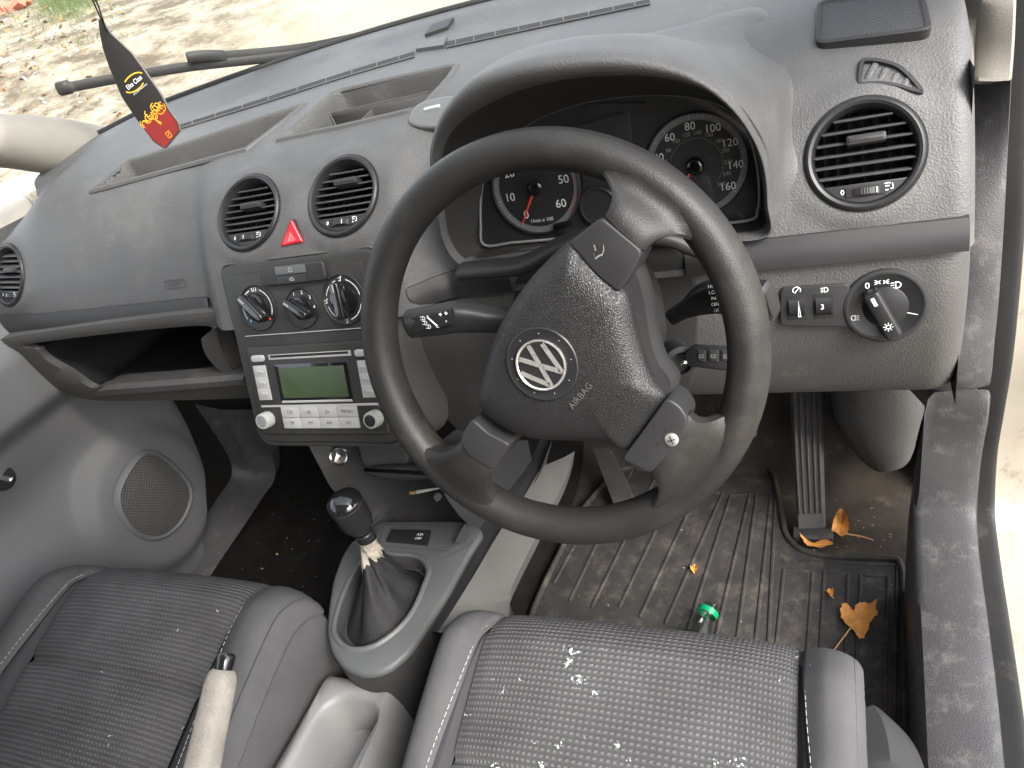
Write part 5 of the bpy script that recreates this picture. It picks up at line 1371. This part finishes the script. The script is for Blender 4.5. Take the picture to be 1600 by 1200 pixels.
# rubber seal
SE = [at(1597,-60,X=.40), at(1592,0,X=.40), at(1584,125,X=.40), at(1575,350,X=.40), at(1560,540,X=.398), at(1546,640,X=.396), at(1536,710,X=.394), at(1533,800,Z=.225), at(1541,880,Z=.205), at(1552,960,Z=.195), at(1568,1080,Z=.19), at(1582,1200,Z=.19), at(1592,1300,Z=.19)]
P = crs(SE, 120); g = MB(); g.stube(P, [.0150]*120, [.005]*120, (1, -.25, .2), 18, pw=4); 
seal_mb = g
# light pillar trim
body = thing('van_body', (CX, .6, .0), 'white painted van body with roof, bonnet, pillars and dirty door sill', 'van body')
part('door_seal', seal_mb, 'seal', body)
g = MB(); 
A = [at(1470,-80,X=.345), at(1484,0,X=.345), at(1497,90,X=.346), at(1510,124,X=.348)]
B_ = [at(1530,-80,X=.362), at(1528,0,X=.362), at(1524,70,X=.362), at(1522,124,X=.360)]
C_ = [at(1590,-80,X=.390), at(1588,0,X=.390), at(1585,70,X=.390), at(1581,123,X=.389)]
# continue the pillar up and back to the roof
def ext(P): return [P[0]+V((0, -.55, .33))]+P
a, b, c = crs(ext(A), 40), crs(ext(B_), 40), crs(ext(C_), 40)
g.rings([[p+V((.0, .06, 0)) for p in a], a, [lerp(p, q, .5)+V((0, -.004, .002)) for p, q in zip(a, b)], b, [lerp(p, q, .1)+V((0, -.006, 0)) for p, q in zip(b, c)], [lerp(p, q, .5)+V((0, -.008, 0)) for p, q in zip(b, c)], [lerp(p, q, .9)+V((0, -.006, 0)) for p, q in zip(b, c)], c, [p+V((0, .03, -.004)) for p in c]], closed=False)
g.rings([[a[-1]+V((0, .06, 0)), a[-1], b[-1], c[-1], c[-1]+V((0, .03, 0))], [a[-1]+V((0, .06, -.004)), a[-1]+V((0, .02, -.01)), b[-1]+V((0, .02, -.01)), c[-1]+V((0, .02, -.01)), c[-1]+V((0, .03, -.01))]], closed=False)
part('pillar_trim', g, 'pillar', body)
# left pillar: tube from dash corner up and back
g = MB(); U = [at(176,201,X=-1.0), at(90,184,X=-1.0), at(0,178,X=-1.0)]; Lw = [at(140,266,X=-1.0), at(100,275,X=-1.0), at(0,262,X=-1.0)]
U.append(U[-1]+(U[-1]-U[-2])*1.0); Lw.append(Lw[-1]+(U[-1]-U[-2])*1.0)
dU = V((0.03, -.50, .30)); U.append(U[-1]+dU); Lw.append(Lw[-1]+dU)
U = [U[0]+(U[0]-U[1])*.7]+U; Lw = [Lw[0]+(U[0]-U[1])]+Lw
a, b = crs(U, 50), crs(Lw, 50); R = []
for k in range(17):
    t = k/16; an = PI*t; R.append([lerp(p, q, .5-.5*math.cos(an))+V((.045*math.sin(an), -.01*math.sin(an), 0)) for p, q in zip(a, b)])
R.append([p+V((-.03, .02, 0)) for p in b]); R.append([p+V((-.03, .02, 0)) for p in a]); R.append(R[0])
g.rings(R, closed=False, c1=False); part('pillar_trim', g, 'pillar', body)
# quarter window pillar and window sill beads
# roof, header, rear bulkhead, far side pillar
g = MB(); 
def roofp(u, v):
    X = lerp(-1.02, .40, u); Y = lerp(.30, -1.0, v); d = (X+.31)/.72; return V((X, Y, 1.34-.05*d*d-.05*(1-v)**4))
g.grid(roofp, 20, 20); g.grid(lambda u, v: roofp(u, v)+V((0, 0, .03)), 20, 20)
part('roof', g, 'paint', body)
g = MB(); g.box(Fr((-.31, -.75, .65), (0, 1, 0)), 1.42, 1.4, 0, .02); part('rear_bulkhead', g, 'fabdark', body)
g = MB()
for x in (-1.03, .43):
    g.stube([V((x, -.55, 0.0)), V((x, -.55, .75)), V((x*.97, -.52, 1.3))], .05, .12, (1, 0, 0), 16)
part('rear_pillar', g, 'paint', body)
# bonnet and scuttle
g = MB()
def bon(u, v):
    X = lerp(-1.13, .43, u); d = (X-CX)/.78; y0 = 1.235-.22*d*d; Y = lerp(y0, 2.0-.2*d*d, v)
    return V((X, Y, .885-.03*d*d-.02*v-.26*v*v-.12*max(0, abs(d)-.8)))
g.grid(bon, 40, 30); part('bonnet', g, 'paint', body)
# outer sill and front wing edge in dirty paint, base darkened against strong light
SO_ = [p+V((.014, .004, -.002)) for p in SE]; 
g = MB(); a = crs(SO_, 100); R = [a, [p+V((.02, .006, -.004)) for p in a], [p+V((.05, .012, -.01)) for p in a], [p+V((.075, .02, -.03)) for p in a], [p+V((.085, .03, -.08)) for p in a]]
g.rings(R, closed=False); part('outer_sill', g, 'paintdirt_dimmed', body)
g = MB(); p = at(1592, 720, X=.47); g.box(Fr(p, V((.3, -1, .2))), .02, .05, -.05, .01, .003); g.tube([at(1585,690,X=.46), at(1600,700,X=.5)], .006, 8); part('door_hinge', g, 'black', body)

# windscreen
g = MB()
def ws(u, v):
    X = lerp(-1.02, .37, u); d = max(-.97, min(.97, (X-CX)/.62)); p = V((X, 1.205-.2*d*d, .898-.02*d*d)); q = V((lerp(X, CX, .08), .40-.06*d*d, 1.33-.03*d*d)); r = lerp(p, q, v); r.z += .03*math.sin(PI*v); return r
g.grid(ws, 30, 20); wx = MB(); wx.grid(lambda u, v: ws(lerp(-.5, 1.2, u), lerp(-.6, 1, v)), 40, 30); wb = wx.bvh()
solo('windscreen', g, 'glass', 'clear windscreen glass speckled with dirt above the dashboard', 'windscreen')
# wiper
wp = thing('windscreen_wiper', at(300, 110, Z=.93), 'black wiper resting across the outside of the windscreen', 'wiper')
def wh(px, py, l=.012):
    h, n = hit(wb, px, py); n = n if n.z > 0 else -n; return h+n*l
g = MB(); P = [wh(*p) for p in ((97,149),(200,130),(300,114),(400,103),(480,93),(560,78),(640,60))]; P = crs(P, 40); g.stube(P, [.008]*40, [.006]*40, (0, 0, 1), 10); part('blade', g, 'seal', wp)
g = MB(); P = [wh(*p, l=.019) for p in ((298,106),(325,103),(352,103),(365,104),(480,92),(580,72))]; P = crs(P, 30); g.stube(P, [.009]*30, [.010-.006*min(1, i/12) for i in range(30)], (0, 0, 1), 10); part('arm', g, 'seal', wp)
g = MB(); P = [wh(*p, l=.014) for p in ((95,151),(112,147))]; g.stube(P, .011, .008, (0, 0, 1), 10); part('end_cap', g, 'smooth', wp)

# passenger door
pd = thing('passenger_door', (-1.0, .5, .1), 'grey plastic passenger door card with round speaker and bare window winder shaft', 'door')
def doorx(y, z):
    x = -1.0
    x += .035*sm((z-.50)/.05)*(1-sm((z-.62)/.08))          # ledge under the belt
    x -= .03*math.exp(-((z-.40)/.07)**2)*sm((.80-y)/.2)     # hollow
    d = math.hypot((y-.72)/.125, (z-.25)/.135)
    x += .018*(1-sm((d-.92)/.3))
    x += .02*sm((.16-z)/.06)*sm((.64-y)/.1)
    x -= .05*sm((y-.86)/.08)
    return x
g = MB()
def dfront(z): return .90 if z > .33 else lerp(.80, .90, max(0, (z-.0))/.33)
g.grid(lambda u, v: (lambda z: (lambda y: V((doorx(y, z), y, z)))(lerp(-.35, cr([(.74,), (.80,), (.865,), (.885,), (.86,), (.80,), (.70,)], v*6)[0], u)))(lerp(.05, .70, v)), 130, 90, )
DBV = g.bvh(); part('door_card', g, 'door', pd)
h, n = hit(DBV, 240, 778)
sf2 = Fr(h+V((.0015, 0, 0)), V((1, 0, 0)))
e = sf2.uvs([(188,775),(215,722),(245,713),(290,755),(292,790),(270,825),(238,838),(205,820)])
P = ccw(crc(e, 60)); g = MB()
g.rings([[sf2.p(x, y, -.004) for x, y in offs(P, .012)], [sf2.p(x, y, .004) for x, y in offs(P, .008)], [sf2.p(x, y, .006) for x, y in offs(P, .004)], [sf2.p(x, y, .004) for x, y in offs(P, .001)], [sf2.p(x, y, .002) for x, y in P]]); sp = part('speaker_rim', g, 'door', pd)
g = MB(); cx, cy = sum(p[0] for p in P)/60, sum(p[1] for p in P)/60
for k in range(12):
    kk = 1-k/12
    for x, y in P: i = len(g.v); X_, Y_ = cx+(x-cx)*kk, cy+(y-cy)*kk; g.v.append(sf2.p(X_, Y_, .002+.007*(1-kk*kk))); g.t[i] = (X_, Y_)
for j in range(11):
    for i in range(60): g.f.append([j*60+i, j*60+(i+1) % 60, (j+1)*60+(i+1) % 60, (j+1)*60+i]); g.m.append(0)
g.f.append(list(range(660, 720))); g.m.append(0)
part('speaker_grille', g, 'spkdoor', sp)
h, n = hit(DBV, 4, 748); n = V((1, -.1, .05)); f = Fr(h, n); g = MB(); g.lathe(f, [(.020, -.001), (.020, .0015), (.0185, .002), (.0001, .0018)], 32, 0); g.lathe(f, [(.006, 0), (.0055, .02), (.004, .03), (.0001, .031)], 16, 1); part('winder_shaft', g, ['void', 'chrome'], pd)
# door edge lining between the door and the footwell
g = MB(); E1 = [at(285,640,X=-1.03), at(352,738,X=-1.03), at(325,800,X=-1.03), at(270,890,X=-1.03), at(240,950,X=-1.03)]; E2 = [at(400,640,X=-1.0), at(430,735,X=-.99), at(405,785,X=-.98), at(335,890,X=-.97), at(300,950,X=-.97)]
a, b = crs(E1, 30), crs(E2, 30); g.rings([[p+V((-.05, .02, 0)) for p in a], [p+V((-.03, .03, 0)) for p in a], [lerp(p, q, .5)+V((-.0, 0, 0)) for p, q in zip(a, b)], b, [p+V((-.02, .05, 0)) for p in b]], closed=False)
solo('kick_panel', g, 'sill', 'dark plastic kick panel between the passenger door and the footwell carpet', 'kick panel')
g = MB(); g.grid(lambda u, v: V((-1.085, lerp(-.5, 1.5, u), lerp(-.05, .72, v))), 6, 6); part('outer_skin', g, 'paint', pd)
g = MB(); g.grid(lambda u, v: V((-1.045, lerp(.70, 1.45, u), lerp(.0, .66, v))), 4, 4); solo('footwell_lining', g, 'carpet', 'black carpet lining on the outer side of the passenger footwell', 'lining')
# window belt and glass of the passenger door
g = MB(); g.grid(lambda u, v: V((-1.015-.01*v, lerp(-.5, .80, u), lerp(.68, .725, v))), 10, 4); g.tube([V((-1.02, -.5, .727)), V((-1.02, .86, .727))], .012, 10); part('belt_trim', g, 'seal', pd)
g = MB(); g.grid(lambda u, v: V((-1.03+.06*v, lerp(-.5, lerp(.98, .35, v), u), lerp(.725, 1.28, v))), 10, 8); part('window', g, 'lens', pd)
g = MB(); c = V((-1.22, .93, .75)); f = Fr(c, V((.35, -.9, 0))); g.plate(f, rp(rect(.17, .16), .04), -.08, .01, .02); g.plate(f, rp(rect(.15, .14), .035), .01, .0115, .001, 1); g.stube([V((-1.05, .9, .72)), V((-1.2, .95, .72))], .02, .015, (0, 1, 0), 12)
solo('door_mirror', g, ['paint', 'chrome'], 'white door mirror outside the passenger window', 'door mirror')

# ================================================================== LOOSE THINGS
# air freshener card
af_o = at(232, 140, Y=.60); 
AFc = Fr(at(215, 130, Y=.58), V((.25, -.95, .18)))
out = [(153,28),(160,32),(173,52),(205,82),(222,105),(252,148),(263,170),(279,192),(281,205),(257,233),(240,222),(214,188),(190,152),(170,105),(160,75),(155,50)]
P = ccw(rp(AFc.uvs(out), .002)); g = MB(); g.plate(AFc, P, -.0025, .0, .0004, 1, mcap=0)
af = solo('air_freshener', g, ['cardblack', 'cardedge'], 'black and red bottle shaped card air freshener hanging on a black cord', 'air freshener')
redp = [(217,190),(222,196),(232,186),(240,176),(252,160),(262,172),(277,192),(279.5,204),(257,231),(241,220)]
g = MB(); g.flat(AFc, AFc.uvs(redp), .0003); part('red_print', g, 'cardred', af)
ang = math.atan2(*(lambda a, b: (b[1]-a[1], b[0]-a[0]))(AFc.uv(198, 138), AFc.uv(222, 118)))
lc = AFc.uv(210, 129); q = AFc.off(lc[0], lc[1], 0, ang); w = math.hypot(*(V(AFc.uv(222, 118))-V(AFc.uv(198, 138))))
g = MB(); g.text(q, 'Elite Class', w/3.5, 0, 0, .0005, sx=.78); g.text(q.off(.001, -w*.36), 'EXCLUSIVE FRAGRANCE', w/11.5, 0, 0, .0005, sx=.9); part('lettering', g, 'white', af)
g = MB(); 
for s in (-1, 1): g.line(q, [(w*.62*math.cos(t), w*.30*math.sin(t)) for t in [(.25 if s > 0 else PI+.25)+ (PI*.62)*i/14 for i in range(15)]], .0011, .0005)
def curl(c, r, a0, a1, w_): g.line(q, [(c[0]+r*(1-.4*i/16)*math.cos(lerp(a0, a1, i/16)), c[1]+r*(1-.4*i/16)*math.sin(lerp(a0, a1, i/16))) for i in range(17)], w_, .0006)
for k in range(9):
    px = AFc.uv(lerp(227, 253, k/8)+2*math.sin(k*2), lerp(189, 163, k/8)+5*math.cos(k*1.7)); o = V((px[0]-q.o.dot(AFc.u)+AFc.o.dot(AFc.u), px[1]-q.o.dot(AFc.v)+AFc.o.dot(AFc.v)))
    d = q.o; pt3 = AFc.p(*px)-q.o; c = (pt3.dot(q.u), pt3.dot(q.v)); curl(c, .0036, k*.9, k*.9+3.6, .0009); curl(c, .0052, k*1.1+2, k*1.1+4, .0007)
for k in range(5):
    pt3 = AFc.p(*AFc.uv(242+k*2.5, 186+k))-q.o; c = (pt3.dot(q.u), pt3.dot(q.v)); g.line(q, [c, (c[0]+.002-.001*k, c[1]-.007+.0012*k)], .0007, .0006)
pt3 = AFc.p(*AFc.uv(264, 210))-q.o; c = (pt3.dot(q.u), pt3.dot(q.v)); g.line(q.off(c[0], c[1], .0006), rp(rect(.0045, .0055), .001), .0005, 0, closed=True); g.line(q.off(c[0], c[1], .0006), [(-.0008, -.0012), (.0008, .0012)], .0005, 0)
part('gold_print', g, 'gold', af)
g = MB(); c0 = AFc.hit(166, 48, .001); c1 = at(131, -30, Y=.56); c2 = at(136, -30, Y=.565)
g.tube([c0, lerp(c0, c1, .5)+V((0, 0, -.001)), c1, c1+V((.03, -.06, .2))], .0007, 6); g.tube([c0, lerp(c0, c2, .5)+V((.002, 0, 0)), c2, c2+V((.03, -.06, .2))], .0007, 6); part('cord', g, 'black', af)

# leaves
def leaf(pts, stalk, Z, label, nm='dead_leaf', curl=.008, seed=1):
    r = random.Random(seed); f = Fr(at(sum(p[0] for p in pts)/len(pts), sum(p[1] for p in pts)/len(pts), Z=Z), (0, 0, 1), (0, 1, 0))
    P = crc(f.uvs(pts), 60); cx, cy = sum(p[0] for p in P)/60, sum(p[1] for p in P)/60; g = MB(); R = []
    ph = r.random()*6
    for k in range(9):
        t = 1-k/8.5; row = []
        for i, (x, y) in enumerate(P):
            a = 2*PI*i/60; j = 1+(.035*math.sin(i*2.3+ph)+.03*math.sin(i*3.7))*(t > .95)
            row.append(f.p(cx+(x-cx)*t*j, cy+(y-cy)*t*j, .002+curl*t*t*(.55+.45*math.sin(2*a+ph))+.0015*math.sin(5*a+ph)*t))
        R.append(row)
    R = [[p-V((0, 0, .0006)) for p in row] for row in R[::-1]]+R
    g.rings(R, c0=True, c1=True); o = solo(nm, g, 'leaf', label, 'leaf', 'dead leaves on the driver floor')
    if stalk:
        g = MB(); S_ = [f.hit(*p)+V((0, 0, .003)) for p in stalk]; g.tube(crs(S_, 10), [lerp(.0013, .0008, i/9) for i in range(10)], 6); part('stalk', g, 'stalk', o)
leaf([(1316,952),(1325,950),(1334,958),(1338,948),(1350,942),(1360,945),(1370,942),(1368,955),(1372,965),(1362,975),(1352,996),(1342,998),(1334,988),(1322,978),(1314,965)], [(1330,982),(1318,998),(1303,1018)], .055, 'large orange dead leaf with long stalk lying on the rubber mat', seed=3)
leaf([(1304,812),(1310,800),(1318,802),(1324,815),(1326,832),(1318,840),(1308,836),(1300,838),(1302,826)], [(1320,836),(1345,840),(1365,846)], .05, 'small orange dead leaf on the bare carpet beside the accelerator pedal', seed=5, curl=.012)
leaf([(1250,842),(1258,846),(1268,850),(1284,848),(1302,856),(1290,860),(1276,856),(1262,856)], None, .052, 'shrivelled brown leaf piece tucked against the mat edge below the pedal', seed=8, curl=.01)
leaf([(1290,926),(1298,922),(1303,928),(1298,932)], [(1296,930),(1303,937)], .053, 'tiny curled brown leaf fragment on the mat above the large leaf', seed=9, curl=.006)
leaf([(1080,888),(1086,884),(1091,890),(1087,896),(1081,895)], None, .053, 'tiny pale leaf fragment in the middle of the rubber mat', seed=12, curl=.006)
# litter on carpets and mat
g = MB()
for k in range(120):
    if k < 40: px, py = rnd.gauss(455, 45), rnd.gauss(850, 50)
    elif k < 85: px, py = rnd.uniform(880, 1410), rnd.uniform(720, 1100)
    else: px, py = rnd.uniform(1250, 1400), rnd.uniform(780, 862)
    c = at(px, py, Z=.054); r = rnd.uniform(.0006, .0022)*(2.2 if k < 40 and rnd.random() < .25 else 1); f = Fr(c, (rnd.gauss(0, .3), rnd.gauss(0, .3), 1), (0, 1, 0))
    P = [(r*math.cos(t)*rnd.uniform(.5, 1.6), r*math.sin(t)*rnd.uniform(.4, 1)) for t in [q_*PI/3 for q_ in range(6)]]; g.flat(f, P, rnd.uniform(0, .001), 0 if rnd.random() < .8 else 1)
solo('floor_litter', g, ['litter', 'stalk'], 'scattered brown crumbs and leaf bits on the van floor', kind='stuff')
# bottle
b0 = at(1111, 948, Z=.085); ax_ = V((-.35, -.9, -.18)).normalized(); f = Fr(b0, -ax_)
bt = thing('plastic_bottle', b0+ax_*.1, 'clear plastic bottle with green cap lying on the mat under the driver seat edge', 'bottle')
g = MB(); g.lathe(f, [(.0001, .002), (.011, .002), (.011, -.012), (.014, -.013), (.014, -.016), (.0125, -.018), (.015, -.03), (.026, -.05), (.031, -.07), (.031, -.19), (.028, -.2), (.0001, -.2)], 28); part('body', g, 'bottleclear', bt)
g = MB(); g.lathe(f, [(.0145, -.0145), (.0155, -.0145), (.0155, -.006), (.0145, -.006)], 28); part('cap', g, 'green', bt)

# ================================================================== OUTSIDE
g = MB()
def gz(x, y):
    d = max(0, -x*.55+y*.83-7.5); return -.36+ (d*.17 if d < 30 else 5.1)*sm(d/8) + .05*math.sin(x*.8)*math.sin(y*.7)
NG_ = 120
def gp(u, v): x = lerp(-60, 40, u); y = lerp(-20, 80, v); return V((x, y, gz(x, y)))
g.grid(gp, NG_, NG_)
gr = solo('ground', g, 'ground', kind='structure')
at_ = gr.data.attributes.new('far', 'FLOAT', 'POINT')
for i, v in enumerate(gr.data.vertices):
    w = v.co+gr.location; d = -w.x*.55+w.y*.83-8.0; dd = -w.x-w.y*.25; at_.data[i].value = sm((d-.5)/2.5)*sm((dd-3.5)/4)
# leaf litter and stones on the ground outside
g = MB()
for k in range(800):
    px, py = rnd.uniform(0, 420), rnd.uniform(-5, 200)
    d = ray(px, py).normalized(); p = None
    for s in range(30, 400):
        q = CAM+d*(s*.1)
        if q.z < gz(q.x, q.y): p = q; break
    if p is None: continue
    D_ = (p-CAM).length; r = rnd.uniform(.003, .011)*D_*.35*(.45 if px > 200 else 1); p.z = gz(p.x, p.y)+r*.3; f = Fr(p, (rnd.gauss(0, .6), rnd.gauss(0, .6)-.3, 1), (0, 1, .01))
    P = [(r*math.cos(t)*rnd.uniform(.5, 1.6), r*math.sin(t)*rnd.uniform(.4, 1)) for t in [q_*PI/3 for q_ in range(6)]]
    if rnd.random() < (1 if px+py*1.5 < 230 else .3): g.flat(f, P, 0, rnd.choice((0, 0, 1, 2)))
solo('leaf_litter', g, ['litter', 'stalk', 'crumb'], 'leaf litter and pale stones scattered on the bank outside', kind='stuff')
g = MB()
def gray_hit(px, py):
    d = ray(px, py).normalized()
    for s in range(30, 600):
        q = CAM+d*(s*.05)
        if q.z < gz(q.x, q.y): return q
    return CAM+d*20
M['grass'] = mat('grass blades', (.08, .11, .035), .8, var=.4, vs=3)
for k in range(2600):
    px, py = rnd.gauss(100, 24), rnd.gauss(6, 12)
    if rnd.random() < .12: px, py = rnd.uniform(0, 200), rnd.uniform(0, 80)
    p = gray_hit(px, py); hgt = rnd.uniform(.05, .18); a = rnd.random()*6.3; w = V((math.cos(a), math.sin(a), 0))*.008; l = V((rnd.gauss(0, .05), rnd.gauss(0, .05), hgt))
    g.add([p-w, p+w, p+l], [(0, 1, 2)])
solo('grass', g, 'grass', 'patch of green grass on the bank outside', kind='stuff')
g = MB(); M['brick'] = mat('faded red rubble', (.5, .13, .08), .85, var=.35, vs=8)
p = gray_hit(8, 22)
for k in range(9):
    c = p+V((rnd.uniform(-.7, .5), rnd.uniform(-.5, .7), rnd.uniform(-.02, .25))); f = Fr(c, (rnd.gauss(0, .4), rnd.gauss(0, .4), 1), (rnd.random(), 1, 0)); g.box(f, rnd.uniform(.25, .5), rnd.uniform(.15, .3), -.15, .12, .02)
solo('rubble_heap', g, 'brick', 'heap of faded red rubble on the bank at the far left outside', 'rubble heap')

# ================================================================== LIGHT
w = bpy.data.worlds.new('World'); sc.world = w; w.use_nodes = True; nt = w.node_tree
bg = nt.nodes['Background']; sky = nt.nodes.new('ShaderNodeTexSky'); sky.sky_type = 'NISHITA'; sky.sun_disc = False
SEL, SAZ = math.radians(42), math.radians(122)
sky.sun_elevation = SEL; sky.sun_rotation = SAZ; sky.air_density = 1.0; sky.dust_density = 3.0; sky.ozone_density = .6
hs = nt.nodes.new('ShaderNodeHueSaturation'); hs.inputs['Saturation'].default_value = .3; nt.links.new(sky.outputs[0], hs.inputs['Color']); nt.links.new(hs.outputs[0], bg.inputs[0]); bg.inputs[1].default_value = .15
sl_ = bpy.data.lights.new('sun', 'SUN'); sl_.energy = 1.0; sl_.angle = math.radians(25); sl_.color = (1, .95, .88)
so = bpy.data.objects.new('sun', sl_); col.objects.link(so)
dv = V((math.sin(SAZ)*math.cos(SEL), math.cos(SAZ)*math.cos(SEL), math.sin(SEL))); so.rotation_euler = dv.to_track_quat('Z', 'Y').to_euler()
vs_ = sc.view_settings; vs_.view_transform = 'Standard'; vs_.look = 'None'; vs_.gamma = 1; vs_.use_curve_mapping = False; vs_.exposure = 2.4
sc.cycles.max_bounces = 8; sc.cycles.diffuse_bounces = 5; sc.cycles.use_denoising = True
